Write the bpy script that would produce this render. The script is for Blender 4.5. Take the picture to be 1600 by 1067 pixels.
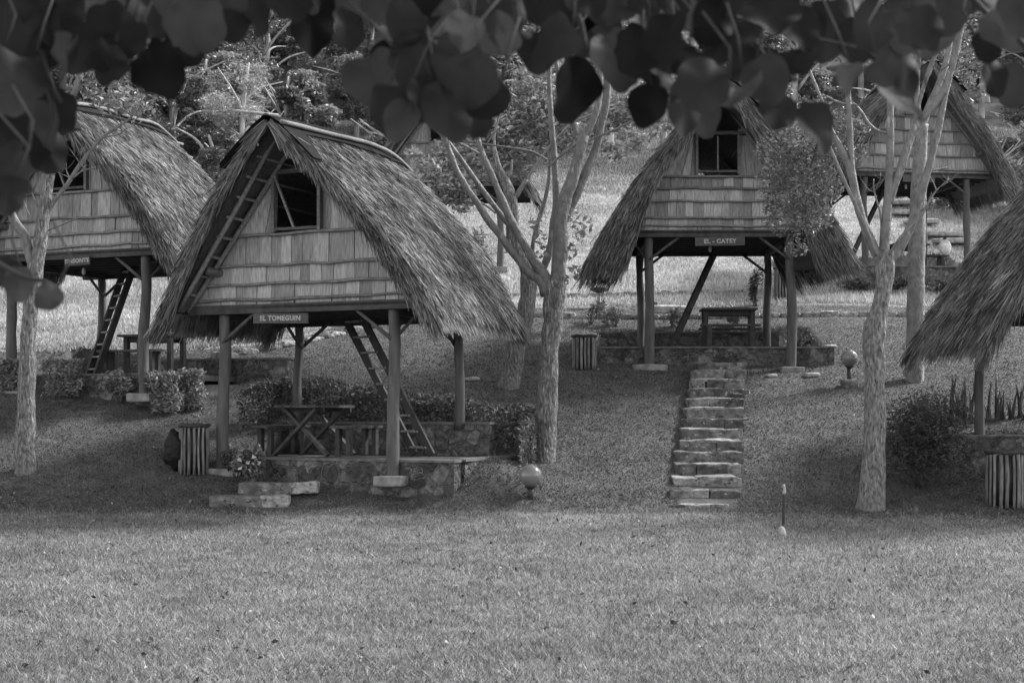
import bpy, math, random
import numpy as np
from mathutils import Vector, noise as mnoise
R = math.radians
SC = bpy.context.scene
for o in list(bpy.data.objects): bpy.data.objects.remove(o)
COL = SC.collection
rng = np.random.default_rng(7)
random.seed(7)

# ------------------------------------------------------------------ camera, world, sun
F = 2222.0            # focal length in photo pixels (50 mm on 36 mm)
HOR = 640.0           # eye level row
def at(px, py, d):    # point seen at photo pixel (px, py) at distance d; eye height is z = 0
    return Vector(((px-800.0)/F*d, d, (HOR-py)/F*d))
cd = bpy.data.cameras.new('camera'); cam = bpy.data.objects.new('camera', cd); COL.objects.link(cam)
cam.location = (0, 0, 0); cam.rotation_euler = (R(90), 0, 0)
cd.lens = 50; cd.sensor_width = 36; cd.shift_y = (HOR-533.5)/1600.0
cd.clip_start = 0.05; cd.clip_end = 800
cd.dof.use_dof = True; cd.dof.focus_distance = 21.5; cd.dof.aperture_fstop = 6.3
SC.camera = cam
w = bpy.data.worlds.new('World'); SC.world = w; w.use_nodes = True
nt = w.node_tree; bg = nt.nodes['Background']
SUN_EL, SUN_AZ = 42.0, 24.0      # elevation; azimuth measured from +X (right) towards +Y (away)
sky = nt.nodes.new('ShaderNodeTexSky'); sky.sky_type = 'NISHITA'; sky.sun_disc = False
sky.sun_elevation = R(SUN_EL); sky.sun_rotation = R(90-SUN_AZ)
bw = nt.nodes.new('ShaderNodeRGBToBW')
nt.links.new(sky.outputs[0], bw.inputs[0]); nt.links.new(bw.outputs[0], bg.inputs['Color'])
bg.inputs['Strength'].default_value = 0.15
sl = bpy.data.lights.new('sun', 'SUN'); sl.energy = 2.3; sl.angle = R(11); sl.color = (1, 1, 1)
so = bpy.data.objects.new('sun', sl); COL.objects.link(so)
sd = Vector((math.cos(R(SUN_EL))*math.cos(R(SUN_AZ)), math.cos(R(SUN_EL))*math.sin(R(SUN_AZ)), math.sin(R(SUN_EL))))
so.rotation_euler = sd.to_track_quat('Z', 'Y').to_euler(); so.location = (20, 20, 40)
SC.view_settings.view_transform = 'Standard'; SC.view_settings.look = 'None'
SC.view_settings.exposure = 1.78; SC.view_settings.gamma = 1.0
SC.render.engine = 'CYCLES'
SC.cycles.max_bounces = 5; SC.cycles.transparent_max_bounces = 8; SC.cycles.diffuse_bounces = 3

# ------------------------------------------------------------------ materials (black-and-white picture: neutral greys)
def mat(name, g, var=0.3, scale=6.0, rough=0.8, bump=0.0, bscale=None, stretch=(1, 1, 1), trans=0.0, spec=0.3,
        patch=None, vor=None, detail=6):
    m = bpy.data.materials.new(name); m.use_nodes = True; t = m.node_tree; N = t.nodes; L = t.links
    b = N['Principled BSDF']; b.inputs['Roughness'].default_value = rough
    b.inputs['Specular IOR Level'].default_value = spec
    tc = N.new('ShaderNodeTexCoord'); mp = N.new('ShaderNodeMapping'); mp.inputs['Scale'].default_value = stretch
    L.new(tc.outputs['Object'], mp.inputs[0])
    no = N.new('ShaderNodeTexNoise'); no.inputs['Scale'].default_value = scale; no.inputs['Detail'].default_value = detail
    L.new(mp.outputs[0], no.inputs['Vector'])
    rmp = N.new('ShaderNodeMapRange'); rmp.inputs[1].default_value = 0.3; rmp.inputs[2].default_value = 0.7
    rmp.inputs[3].default_value = g*(1-var); rmp.inputs[4].default_value = g*(1+var)
    L.new(no.outputs[0], rmp.inputs[0])
    at_ = N.new('ShaderNodeAttribute'); at_.attribute_name = 'shade'
    mu = N.new('ShaderNodeMath'); mu.operation = 'MULTIPLY'
    L.new(rmp.outputs[0], mu.inputs[0]); L.new(at_.outputs['Fac'], mu.inputs[1])
    val = mu.outputs[0]
    hsock = no.outputs[0]
    if patch:          # (scale, threshold, grey, stretch): patches with their own colour, lichen, lime, dirt
        for (ps, th, pg, pst, soft) in patch:
            mp2 = N.new('ShaderNodeMapping'); mp2.inputs['Scale'].default_value = pst; L.new(tc.outputs['Object'], mp2.inputs[0])
            n2 = N.new('ShaderNodeTexNoise'); n2.inputs['Scale'].default_value = ps; n2.inputs['Detail'].default_value = 8
            n2.inputs['Roughness'].default_value = 0.65
            L.new(mp2.outputs[0], n2.inputs['Vector'])
            r2 = N.new('ShaderNodeMapRange'); r2.inputs[1].default_value = th; r2.inputs[2].default_value = th+soft
            L.new(n2.outputs[0], r2.inputs[0])
            mx = N.new('ShaderNodeMix'); L.new(r2.outputs[0], mx.inputs[0]); L.new(val, mx.inputs[2]); mx.inputs[3].default_value = pg
            val = mx.outputs[0]
    if vor:            # (scale, joint width, joint grey): rubble stones set in mortar
        n3 = N.new('ShaderNodeTexNoise'); n3.inputs['Scale'].default_value = vor[0]*0.8; n3.inputs['Detail'].default_value = 3
        L.new(mp.outputs[0], n3.inputs['Vector'])
        va = N.new('ShaderNodeVectorMath'); va.operation = 'MULTIPLY_ADD'; va.inputs[1].default_value = (0.35/vor[0]*4,)*3
        L.new(n3.outputs['Color'], va.inputs[0]); L.new(mp.outputs[0], va.inputs[2])
        v1 = N.new('ShaderNodeTexVoronoi'); v1.feature = 'DISTANCE_TO_EDGE'; v1.inputs['Scale'].default_value = vor[0]
        v2 = N.new('ShaderNodeTexVoronoi'); v2.inputs['Scale'].default_value = vor[0]
        L.new(va.outputs[0], v1.inputs['Vector']); L.new(va.outputs[0], v2.inputs['Vector'])
        r3 = N.new('ShaderNodeMapRange'); r3.inputs[1].default_value = vor[1]*0.4; r3.inputs[2].default_value = vor[1]
        L.new(v1.outputs['Distance'], r3.inputs[0])
        s2 = N.new('ShaderNodeSeparateColor'); L.new(v2.outputs['Color'], s2.inputs[0])
        r4 = N.new('ShaderNodeMapRange'); r4.inputs[3].default_value = 0.45; r4.inputs[4].default_value = 1.5; L.new(s2.outputs[0], r4.inputs[0])
        m4 = N.new('ShaderNodeMath'); m4.operation = 'MULTIPLY'; L.new(val, m4.inputs[0]); L.new(r4.outputs[0], m4.inputs[1])
        mx = N.new('ShaderNodeMix'); L.new(r3.outputs[0], mx.inputs[0]); mx.inputs[2].default_value = vor[2]; L.new(m4.outputs[0], mx.inputs[3])
        val = mx.outputs[0]
        ad = N.new('ShaderNodeMath'); ad.operation = 'MULTIPLY_ADD'; ad.inputs[1].default_value = 1.0
        L.new(r3.outputs[0], ad.inputs[0]); L.new(no.outputs[0], ad.inputs[2]); hsock = ad.outputs[0]
    cc = N.new('ShaderNodeCombineColor')
    for i in range(3): L.new(val, cc.inputs[i])
    L.new(cc.outputs[0], b.inputs['Base Color'])
    if bump:
        bm = N.new('ShaderNodeBump'); bm.inputs['Strength'].default_value = 1.0; bm.inputs['Distance'].default_value = bump
        if bscale:
            nb = N.new('ShaderNodeTexNoise'); nb.inputs['Scale'].default_value = bscale; nb.inputs['Detail'].default_value = 8
            L.new(mp.outputs[0], nb.inputs['Vector']); hsock = nb.outputs[0]
        L.new(hsock, bm.inputs['Height']); L.new(bm.outputs[0], b.inputs['Normal'])
    if trans:
        tr = N.new('ShaderNodeBsdfTranslucent'); L.new(cc.outputs[0], tr.inputs[0])
        ms = N.new('ShaderNodeMixShader'); ms.inputs[0].default_value = trans
        L.new(b.outputs[0], ms.inputs[1]); L.new(tr.outputs[0], ms.inputs[2])
        L.new(ms.outputs[0], N['Material Output'].inputs['Surface'])
    return m
M = {}
M['thatch'] = mat('palm_thatch', 0.215, 0.4, 1.6, 0.8, trans=0.12, spec=0.12)
M['thatch_core'] = mat('thatch_core', 0.10, 0.4, 30, 0.9, bump=0.03, stretch=(1, 1, 0.3))
M['board'] = mat('weathered_board', 0.31, 0.32, 7, 0.85, bump=0.004, bscale=40, stretch=(6, 6, 0.8),
                 patch=[(5, 0.60, 0.13, (3, 3, 0.8), 0.12), (3, 0.62, 0.42, (2, 2, 0.7), 0.1)])
M['batten'] = mat('rough_batten', 0.17, 0.4, 14, 0.85, bump=0.006, stretch=(0.7, 3, 3))
M['darkwood'] = mat('dark_stained_wood', 0.035, 0.4, 8, 0.7, bump=0.004, stretch=(1, 1, 1))
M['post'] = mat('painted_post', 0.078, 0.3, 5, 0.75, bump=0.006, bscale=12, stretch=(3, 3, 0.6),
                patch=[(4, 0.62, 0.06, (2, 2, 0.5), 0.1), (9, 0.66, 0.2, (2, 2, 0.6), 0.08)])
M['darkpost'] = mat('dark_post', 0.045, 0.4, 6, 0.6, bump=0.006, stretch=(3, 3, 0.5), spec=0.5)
M['cloth'] = mat('black_ridge_sheet', 0.02, 0.2, 5, 0.95, spec=0.03, bump=0.01, bscale=7)
M['sign'] = mat('sign_board', 0.07, 0.3, 9, 0.8, bump=0.003, stretch=(0.6, 3, 3))
M['letter'] = mat('sign_paint', 0.33, 0.25, 25, 0.8)
M['stone'] = mat('rubble_wall', 0.11, 0.5, 12, 0.9, bump=0.09, vor=(4.2, 0.06, 0.12), patch=[(2.2, 0.62, 0.05, (1, 1, 1), 0.1)])
M['cap'] = mat('cement_cap', 0.115, 0.4, 8, 0.9, bump=0.01, patch=[(5, 0.6, 0.07, (1, 1, 1), 0.1)])
M['step'] = mat('step_stone', 0.165, 0.5, 9, 0.95, bump=0.06, bscale=12,
                patch=[(7, 0.57, 0.04, (1, 1, 1.8), 0.06), (8, 0.60, 0.34, (1, 1, 1.5), 0.05)])
M['pale'] = mat('pale_concrete', 0.34, 0.35, 9, 0.9, bump=0.015, patch=[(4, 0.58, 0.12, (1, 1, 1), 0.12)])
M['bark'] = mat('pale_bark', 0.13, 0.5, 12, 0.85, bump=0.05, bscale=13, stretch=(2.2, 2.2, 1.1),
                patch=[(11, 0.52, 0.34, (2.6, 2.6, 0.45), 0.16), (13, 0.54, 0.04, (2.2, 2.2, 0.6), 0.12)])
M['bark_smooth'] = mat('smooth_bark', 0.125, 0.3, 8, 0.6, bump=0.03, bscale=14, stretch=(1.5, 1.5, 1), spec=0.4,
                patch=[(5, 0.60, 0.30, (2, 2, 0.7), 0.1), (8, 0.60, 0.05, (2, 2, 0.7), 0.08)])
M['bark_far'] = mat('far_bark', 0.36, 0.4, 4, 0.8, bump=0.02, stretch=(2, 2, 0.5))
M['leaf'] = mat('tree_leaf', 0.17, 0.35, 1.5, 0.45, trans=0.3, spec=0.5)
M['leaf_far'] = mat('far_tree_leaf', 0.20, 0.45, 0.5, 0.42, trans=0.3, spec=0.55)
M['hedge'] = mat('hedge_leaf', 0.075, 0.3, 4, 0.6, trans=0.2, spec=0.2)
M['bush'] = mat('bush_leaf', 0.13, 0.35, 4, 0.55, trans=0.2, spec=0.25)
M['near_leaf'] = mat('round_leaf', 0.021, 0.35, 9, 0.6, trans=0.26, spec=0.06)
M['near_twig'] = mat('dark_twig', 0.03, 0.3, 20, 0.8, bump=0.002)
M['lawn'] = mat('lawn_blade', 0.24, 0.3, 0.8, 0.5, trans=0.3, spec=0.35)
M['bank'] = mat('bank_grass_blade', 0.14, 0.25, 1.1, 0.6, trans=0.15, spec=0.25)
M['meadow'] = mat('meadow_blade', 0.42, 0.3, 0.35, 0.5, trans=0.4, spec=0.4)
M['log'] = mat('pale_stick', 0.15, 0.4, 9, 0.85, bump=0.01, bscale=14, stretch=(3, 3, 0.6), patch=[(6, 0.58, 0.06, (3, 3, 0.6), 0.1)])
M['bag'] = mat('black_bag', 0.01, 0.2, 5, 0.55, bump=0.05, bscale=9, spec=0.2)
M['glass'] = mat('smoked_globe', 0.16, 0.25, 3, 0.18, spec=0.6)
M['metal'] = mat('black_metal', 0.03, 0.3, 10, 0.5)
M['flower'] = mat('flower_petal', 0.6, 0.1, 10, 0.6, trans=0.2)
M['rock'] = mat('field_stone', 0.3, 0.4, 9, 0.9, bump=0.02)
# ------------------------------------------------------------------ mesh helpers
class G:
    """collects geometry chunks, then links them as ONE mesh object"""
    def __init__(s): s.V = []; s.F = []; s.n = 0; s.S = []; s.MI = []; s.mats = []; s.SM = []
    def mi(s, m):
        if m not in s.mats: s.mats.append(m)
        return s.mats.index(m)
    def add(s, V, Fc, m, shade=1.0, smooth=False):
        V = np.asarray(V, float).reshape(-1, 3)
        if isinstance(Fc, np.ndarray): groups = [Fc]
        else:
            d = {}
            for f in Fc: d.setdefault(len(f), []).append(f)
            groups = [np.array(x) for x in d.values()]
        for f in groups:
            s.F.append(f + s.n); s.MI.append(np.full(len(f), s.mi(m))); s.SM.append(np.full(len(f), smooth))
        sh = np.broadcast_to(np.asarray(shade, float), (len(V),)) if np.ndim(shade) < 1 or len(np.atleast_1d(shade)) == len(V) else shade
        s.V.append(V); s.S.append(np.array(sh)); s.n += len(V)
        return s
    def box(s, c, sz, m, rot=None, shade=1.0):
        x, y, z = [a/2.0 for a in sz]
        V = np.array([(-x,-y,-z),(x,-y,-z),(x,y,-z),(-x,y,-z),(-x,-y,z),(x,-y,z),(x,y,z),(-x,y,z)])
        if rot is not None: V = V @ np.array(rot).T
        return s.add(V+np.array(c), np.array([(0,3,2,1),(4,5,6,7),(0,1,5,4),(1,2,6,5),(2,3,7,6),(3,0,4,7)]), m, shade)
    def bar(s, a, b, w_, h_, m, shade=1.0, up=(0, 0, 1)):
        a = Vector(a); b = Vector(b); d = (b-a); L = d.length; d.normalize()
        upv = Vector(up)
        if abs(d.dot(upv)) > 0.98: upv = Vector((0, 1, 0))
        sx = d.cross(upv).normalized(); uz = sx.cross(d).normalized()
        rot = np.array([list(sx), list(d), list(uz)]).T
        return s.box((a+b)/2, (w_, L, h_), m, rot, shade)
    def tube(s, pts, rad, m, n=10, shade=1.0, wob=0.0, seed=0, cap=True, sub=1, freq=3.0):
        P = np.array([list(p) for p in pts], float); r = np.array(rad, float)*np.ones(len(P))
        if sub > 1 and len(P) > 2:      # Catmull-Rom
            PP = np.vstack([2*P[0]-P[1], P, 2*P[-1]-P[-2]]); o = []; rr = []
            for i in range(len(P)-1):
                for k in range(sub):
                    t = k/sub; p0, p1, p2, p3 = PP[i:i+4]
                    o.append(0.5*((2*p1)+(p2-p0)*t+(2*p0-5*p1+4*p2-p3)*t*t+(3*p1-p0-3*p2+p3)*t**3)); rr.append(r[i]*(1-t)+r[i+1]*t)
            o.append(P[-1]); rr.append(r[-1]); P = np.array(o); r = np.array(rr)
        elif sub > 1:
            t = np.linspace(0, 1, sub+1)[:, None]; P = P[0]*(1-t)+P[1]*t; r = r[0]*(1-t[:, 0])+r[1]*t[:, 0]
        T = np.gradient(P, axis=0); T /= np.linalg.norm(T, axis=1)[:, None]+1e-9
        up = np.array([0.13, 0.97, 0.2]) if abs(T[0][2]) > 0.8 else np.array([0, 0, 1.0])
        V = []; A = np.linspace(0, 2*math.pi, n, endpoint=False)
        a1 = np.cross(T[0], up); a1 /= np.linalg.norm(a1)
        for i in range(len(P)):
            a1 = a1-T[i]*a1.dot(T[i]); a1 /= np.linalg.norm(a1)+1e-9; a2 = np.cross(T[i], a1)
            for k, a in enumerate(A):
                q = P[i]; rr = r[i]; dv = math.cos(a)*a1+math.sin(a)*a2
                if wob: rr *= 1+wob*mnoise.noise(Vector(q*freq+dv*r[i]*freq*2)+Vector((seed, 0, 0)))*2
                V.append(q+dv*rr)
        Fc = []
        for i in range(len(P)-1):
            for k in range(n): Fc.append((i*n+k, i*n+(k+1) % n, (i+1)*n+(k+1) % n, (i+1)*n+k))
        if cap: Fc.append(tuple(range(n-1, -1, -1))); Fc.append(tuple((len(P)-1)*n+k for k in range(n)))
        return s.add(V, Fc, m, shade, smooth=True)
    def ball(s, c, r, m, nu=20, nv=12, shade=1.0, wob=0, seed=0):
        V = []; Fc = []; r = np.ones(3)*r
        for j in range(nv+1):
            for i in range(nu):
                th = math.pi*j/nv; ph = 2*math.pi*i/nu; d = np.array([math.sin(th)*math.cos(ph), math.sin(th)*math.sin(ph), math.cos(th)])
                k = 1+(wob*mnoise.noise(Vector(d*1.7)+Vector((seed, seed, 0)))*2 if wob else 0)
                V.append(np.array(c)+d*r*k)
        for j in range(nv):
            for i in range(nu): Fc.append((j*nu+i, (j+1)*nu+i, (j+1)*nu+(i+1) % nu, j*nu+(i+1) % nu))
        return s.add(V, Fc, m, shade, smooth=True)
    def rock(s, c, sz, m, wob=0.12, seed=0, rot=0.0, shade=1.0, n=6, pw=5.0):
        """rough-hewn stone block: a cube grid softened at the edges and displaced"""
        idx = {}; V = []; Fc = []
        def vid(i, j, k):
            if (i, j, k) in idx: return idx[(i, j, k)]
            p = np.array([i, j, k], float)/n*2-1; l = (np.abs(p)**pw).sum()**(1/pw); p = p/l
            q = p*np.array(sz)/2; dsp = mnoise.noise_vector(Vector(q*2.4)+Vector((seed*3.1, seed*1.7, 0)))
            q = q+np.array(dsp)*wob*min(sz)*1.0+np.array(mnoise.noise_vector(Vector(q*9)+Vector((seed, 0, 9))))*wob*min(sz)*0.35
            x, y = q[0]*math.cos(rot)-q[1]*math.sin(rot), q[0]*math.sin(rot)+q[1]*math.cos(rot)
            V.append(np.array([x, y, q[2]])+np.array(c)); idx[(i, j, k)] = len(V)-1; return len(V)-1
        for a in range(n):
            for b in range(n):
                Fc.append((vid(a, b, 0), vid(a, b+1, 0), vid(a+1, b+1, 0), vid(a+1, b, 0)))
                Fc.append((vid(a, b, n), vid(a+1, b, n), vid(a+1, b+1, n), vid(a, b+1, n)))
                Fc.append((vid(a, 0, b), vid(a+1, 0, b), vid(a+1, 0, b+1), vid(a, 0, b+1)))
                Fc.append((vid(a, n, b), vid(a, n, b+1), vid(a+1, n, b+1), vid(a+1, n, b)))
                Fc.append((vid(0, a, b), vid(0, a, b+1), vid(0, a+1, b+1), vid(0, a+1, b)))
                Fc.append((vid(n, a, b), vid(n, a+1, b), vid(n, a+1, b+1), vid(n, a, b+1)))
        return s.add(V, Fc, m, shade, smooth=False)
    def blades(s, P, D, W, L, m, width, shade, segs=1, droop=0.0, tip=0.25):
        """n strips: root P, direction D, side W (unit), length L, width; numpy arrays"""
        n = len(P); L = np.asarray(L).reshape(-1, 1)*np.ones((n, 1)); width = np.asarray(width).reshape(-1, 1)*np.ones((n, 1))
        rows = []
        for k in range(segs+1):
            t = k/segs; wd = width*(1-(1-tip)*t)*0.5
            c = P+D*L*t+np.array([0, 0, -1.0])*(np.asarray(droop).reshape(-1, 1)*t*t*L)
            rows.append(c-W*wd); rows.append(c+W*wd)
        V = np.stack(rows, 1).reshape(-1, 3); k2 = 2*(segs+1); base = np.arange(n)[:, None]*k2
        Fc = np.concatenate([base+np.array([2*k, 2*k+1, 2*k+3, 2*k+2]) for k in range(segs)], 0)
        return s.add(V, Fc, m, np.repeat(shade*np.ones(n), k2))
    def tris(s, P, H, W, width, m, shade):
        V = np.stack([P-W*width[:, None]*0.5, P+W*width[:, None]*0.5, P+H], 1).reshape(-1, 3)
        return s.add(V, np.arange(len(V)).reshape(-1, 3), m, np.repeat(shade, 3))
    def leaves(s, C, size, m, shade, aspect=0.5, down=0.2, r=None):
        """one folded leaf (two quads sharing a midrib) per centre"""
        n = len(C); r = r or rng
        a = r.normal(size=(n, 3)); a[:, 2] = a[:, 2]*0.6-down; a /= np.linalg.norm(a, axis=1)[:, None]
        b = np.cross(a, r.normal(size=(n, 3))); b /= np.linalg.norm(b, axis=1)[:, None]; c = np.cross(a, b)
        L = size*(0.6+0.8*r.random((n, 1))); Wd = L*aspect*0.5
        p0 = C-a*L*0.5; p1 = C+a*L*0.5; l = C+b*Wd+c*Wd*0.35; rr = C-b*Wd+c*Wd*0.35
        V = np.stack([p0, l, p1, rr], 1).reshape(-1, 3); base = np.arange(n)[:, None]*4
        Fc = np.concatenate([base+np.array([0, 1, 2]), base+np.array([0, 2, 3])], 0)
        return s.add(V, Fc, m, np.repeat(shade*np.ones(n), 4))
    def build(s, name, parent=None, origin=None, rotz=0.0):
        V = np.concatenate(s.V); o0 = np.array(origin) if origin is not None else np.zeros(3)
        V = V-o0
        me = bpy.data.meshes.new(name); me.vertices.add(len(V)); me.vertices.foreach_set('co', V.ravel())
        tot = np.concatenate([np.full(len(f), f.shape[1]) for f in s.F]); li = np.concatenate([f.ravel() for f in s.F])
        me.loops.add(len(li)); me.loops.foreach_set('vertex_index', li.astype(np.int32))
        me.polygons.add(len(tot)); st = np.concatenate([[0], np.cumsum(tot)[:-1]])
        me.polygons.foreach_set('loop_start', st.astype(np.int32)); me.polygons.foreach_set('loop_total', tot.astype(np.int32))
        for m in s.mats: me.materials.append(M[m])
        me.polygons.foreach_set('material_index', np.concatenate(s.MI).astype(np.int32))
        me.polygons.foreach_set('use_smooth', np.concatenate(s.SM).astype(bool))
        me.update(calc_edges=True)
        a = me.attributes.new('shade', 'FLOAT', 'POINT'); a.data.foreach_set('value', np.concatenate(s.S).astype(np.float32))
        ob = bpy.data.objects.new(name, me); COL.objects.link(ob)
        if parent is not None: ob.parent = parent
        elif origin is not None: ob.location = origin
        return ob
def thing(name, label, cat, loc=(0, 0, 0), rotz=0.0, group=None):
    o = bpy.data.objects.new(name, None); COL.objects.link(o); o.empty_display_size = 0.2
    o.location = loc; o.rotation_euler = (0, 0, rotz); tag(o, label, cat, group); return o
def tag(o, label, cat, group=None, kind=None):
    if label: o['label'] = label
    if cat: o['category'] = cat
    if group: o['group'] = group
    if kind: o['kind'] = kind
    return o
def kids(o): return [c for c in bpy.data.objects if c.parent == o]
# ------------------------------------------------------------------ terrain
PD = np.array([-30, 8, 14, 17.5, 19.4, 21.5, 24.5, 26.5, 28.5, 30.8, 34, 38, 45, 60, 75, 100, 130, 220])
PZ = np.array([-1.75, -1.68, -1.62, -1.55, -1.42, -0.80, 0.22, 0.78, 1.35, 2.02, 2.75, 3.7, 6.0, 10.8, 17.0, 28.0, 36, 40])
# flat cuts for the hut terraces: (cx, cy, angle, u0, u1, v0, v1, z)
CUTS = []
def terrain(x, y, cut=True):
    x = np.asarray(x, float); y = np.asarray(y, float)
    z = np.interp(y, PD, PZ)
    z2 = (np.interp(y-0.6, PD, PZ)+np.interp(y+0.6, PD, PZ)+z)/3
    z = z2+0.04*np.sin(x*0.7+y*0.3)*np.clip((y-16)/6, 0, 1)
    z = z-np.clip((x-20)/60, 0, 1)*np.clip((y-50)/40, 0, 1)*5
    z = z+np.clip((-x-8)/30, 0, 1)*np.clip((y-40)/40, 0, 1)*3
    z = z+0.42*np.exp(-((x+0.35)/0.75)**2-((y-20.35)/0.8)**2)
    if cut:
        for (cx, cy, a, u0, u1, v0, v1, zz) in CUTS:
            dx, dy = x-cx, y-cy; u = dx*math.cos(a)-dy*math.sin(a); v = dx*math.sin(a)+dy*math.cos(a)
            inside = (u > u0) & (u < u1) & (v > v0) & (v < v1); z = np.where(inside, np.minimum(z, zz), z)
    return z
def gz(x, y): return float(terrain(x, y))
A2, A1, A3, A4, A5, A6 = R(24), R(22), R(1.0), R(-8), R(-2), R(6)
H2, H1, H3, H4, H5, H6 = (-3.0, 20.55), (-7.48, 24.3), (3.86, 26.5), (10.25, 36.0), (8.95, 20.3), (-1.7, 38.0)
CUTS += [(H2[0], H2[1], A2, -1.6, 2.3, 0.2, 2.4, -0.80), (H1[0], H1[1], A1, -2.3, 2.0, 0.1, 3.0, 0.45),
         (H3[0], H3[1], A3, -2.1, 2.2, 0.35, 3.2, 1.0), (H4[0], H4[1], A4, -2.8, 2.3, 0.0, 3.6, 3.3),
         (H5[0], H5[1], A5, -1.95, 2.4, 0.0, 2.5, -1.2)]
def build_ground():
    xs = np.concatenate([np.linspace(-160, -30, 14)[:-1], np.linspace(-30, -12, 37)[:-1], np.linspace(-12, 12, 193), np.linspace(12, 30, 37)[1:], np.linspace(30, 160, 14)[1:]])
    ys = np.concatenate([np.linspace(-30, 6, 13)[:-1], np.linspace(6, 18, 61)[:-1], np.linspace(18, 31, 105)[:-1], np.linspace(31, 62, 94)[:-1], np.linspace(62, 220, 40)])
    X, Y = np.meshgrid(xs, ys); Z = terrain(X, Y)
    Z = Z
    SH = np.where(Y > 50+0.5*np.sin(X), 1.0, np.where(Y > np.interp(X, [-7.5, -4.5, -3.0, -1.0], [27.6, 28.6, 31.0, 32.2]), 3.6, np.where(Y < 19.2, 1.9, 1.0)))
    for (cx, cy, a, u0, u1, v0, v1, zz) in CUTS:
        dx, dy = X-cx, Y-cy; u = dx*math.cos(a)-dy*math.sin(a); v = dx*math.sin(a)+dy*math.cos(a); SH = np.where((u > u0-.4) & (u < u1+.4) & (v > v0-.4) & (v < v1+.4), 1.0, SH)
    V = np.stack([X, Y, Z], -1).reshape(-1, 3); nx = len(xs); i = np.arange(len(ys)-1)[:, None]*nx+np.arange(nx-1)[None, :]; i = i.ravel()
    Fc = np.stack([i, i+1, i+nx+1, i+nx], 1)
    g = G(); g.add(V, Fc, 'soil', SH.ravel(), True); o = g.build('ground'); o['kind'] = 'structure'
M['soil'] = mat('ground_soil', 0.07, 0.4, 3, 0.95, bump=0.03, bscale=20, patch=[(0.5, 0.55, 0.10, (1, 1, 1), 0.2)])
build_ground()
# dome-free sky: the World sky is the sky

def view_pts(n, d0, d1, margin=1.6, half=0.37, power=1.0):
    d = d0+(d1-d0)*rng.random(n)**power
    wd = half*d+margin; x = (rng.random(n)*2-1)*wd
    return x, d
def edge_d(x):        # toe of the bank, where the lawn ends and the coarser bank grass begins
    return 19.3-0.10*np.clip(x-2, 0, 20)+0.15*np.sin(x*1.3)+0.1*np.sin(x*3.7)
def meadow_d(x): return np.interp(x, [-7.5, -4.5, -3.0, -1.0], [27.6, 28.6, 31.0, 32.2])
def in_cut(x, y, grow=0.0):
    r = np.zeros(len(x), bool)
    for (cx, cy, a, u0, u1, v0, v1, zz) in CUTS:
        dx, dy = x-cx, y-cy; u = dx*math.cos(a)-dy*math.sin(a); v = dx*math.sin(a)+dy*math.cos(a)
        r |= (u > u0-grow) & (u < u1+grow) & (v > v0-grow) & (v < v1+grow)
    return r
def vnoise(x, y, s):
    xi = np.floor(x); yi = np.floor(y); fx = x-xi; fy = y-yi; fx = fx*fx*(3-2*fx); fy = fy*fy*(3-2*fy)
    def h(a, b): v = np.sin(a*127.1+b*311.7+s*74.7)*43758.5453; return v-np.floor(v)
    return (h(xi, yi)*(1-fx)+h(xi+1, yi)*fx)*(1-fy)+(h(xi, yi+1)*(1-fx)+h(xi+1, yi+1)*fx)*fy
def pn(x, y, f, s=0.0):   # patchy noise 0..1
    x = np.asarray(x, float)*f*0.45; y = np.asarray(y, float)*f*0.45; c, q = math.cos(0.6+s), math.sin(0.6+s); x, y = x*c-y*q, x*q+y*c
    return np.clip(0.5+1.25*(0.6*vnoise(x, y, s+1)+0.4*vnoise(x*2.1, y*2.1, s+7)-0.5), 0, 1)
def grass(name, label, m, x, y, h, wd, lean, tone, upz=1.0):
    n = len(x); z = terrain(x, y)
    a = rng.random(n)*2*math.pi; W = np.stack([np.cos(a), np.sin(a), np.zeros(n)], 1)
    le = rng.normal(size=(n, 2))*lean; H = np.stack([le[:, 0]*h, le[:, 1]*h, h*upz], 1)
    g = G(); g.tris(np.stack([x, y, z-0.01], 1), H, W, wd, m, tone); o = g.build(name); tag(o, label, 'grass', kind='stuff'); return o
# mown lawn
x, y = view_pts(520000, 7.6, 20.2, 1.3, power=1.35)
k = y < edge_d(x)+rng.normal(size=len(x))*0.12; x, y = x[k], y[k]; n = len(x)
mot = pn(x, y, 1.1)*0.10+pn(x, y, 4.3, 1)*0.12+pn(x, y, 21, 4)*0.5+0.62
grass('lawn_grass', 'short mown pale lawn in the foreground', 'lawn', x, y, (0.020+0.045*rng.random(n)**2)*(0.85+0.25*pn(x, y, 9, 2)),
      0.006+0.00055*y*rng.random(n), 0.7, (0.22+1.5*rng.random(n)**1.7)*mot)
# bank grass: low, dark, small-leaved
x, y = view_pts(680000, 18.4, 33, 1.3, power=1.25)
k = (y > edge_d(x)+rng.normal(size=len(x))*0.15) & (y < meadow_d(x)+0.5) & ~in_cut(x, y) & ~((abs(x-((1104+22*(y-19.4)/6.3-800)/F*y)) < 0.40) & (y > 19.4) & (y < 25.9)); x, y = x[k], y[k]; n = len(x)
mot = (0.55+0.5*pn(x, y, 1.7, 3)*0.3+0.38+0.25*pn(x, y, 7, 1))*np.interp(y, [19, 28, 31, 33], [0.8, 0.85, 1.5, 2.2])
grass('bank_grass', 'dark low grass covering the bank around the huts', 'bank', x, y, 0.014+0.024*rng.random(n), 0.012+0.014*rng.random(n), 1.0,
      (0.28+1.3*rng.random(n)**1.6)*mot)
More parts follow.
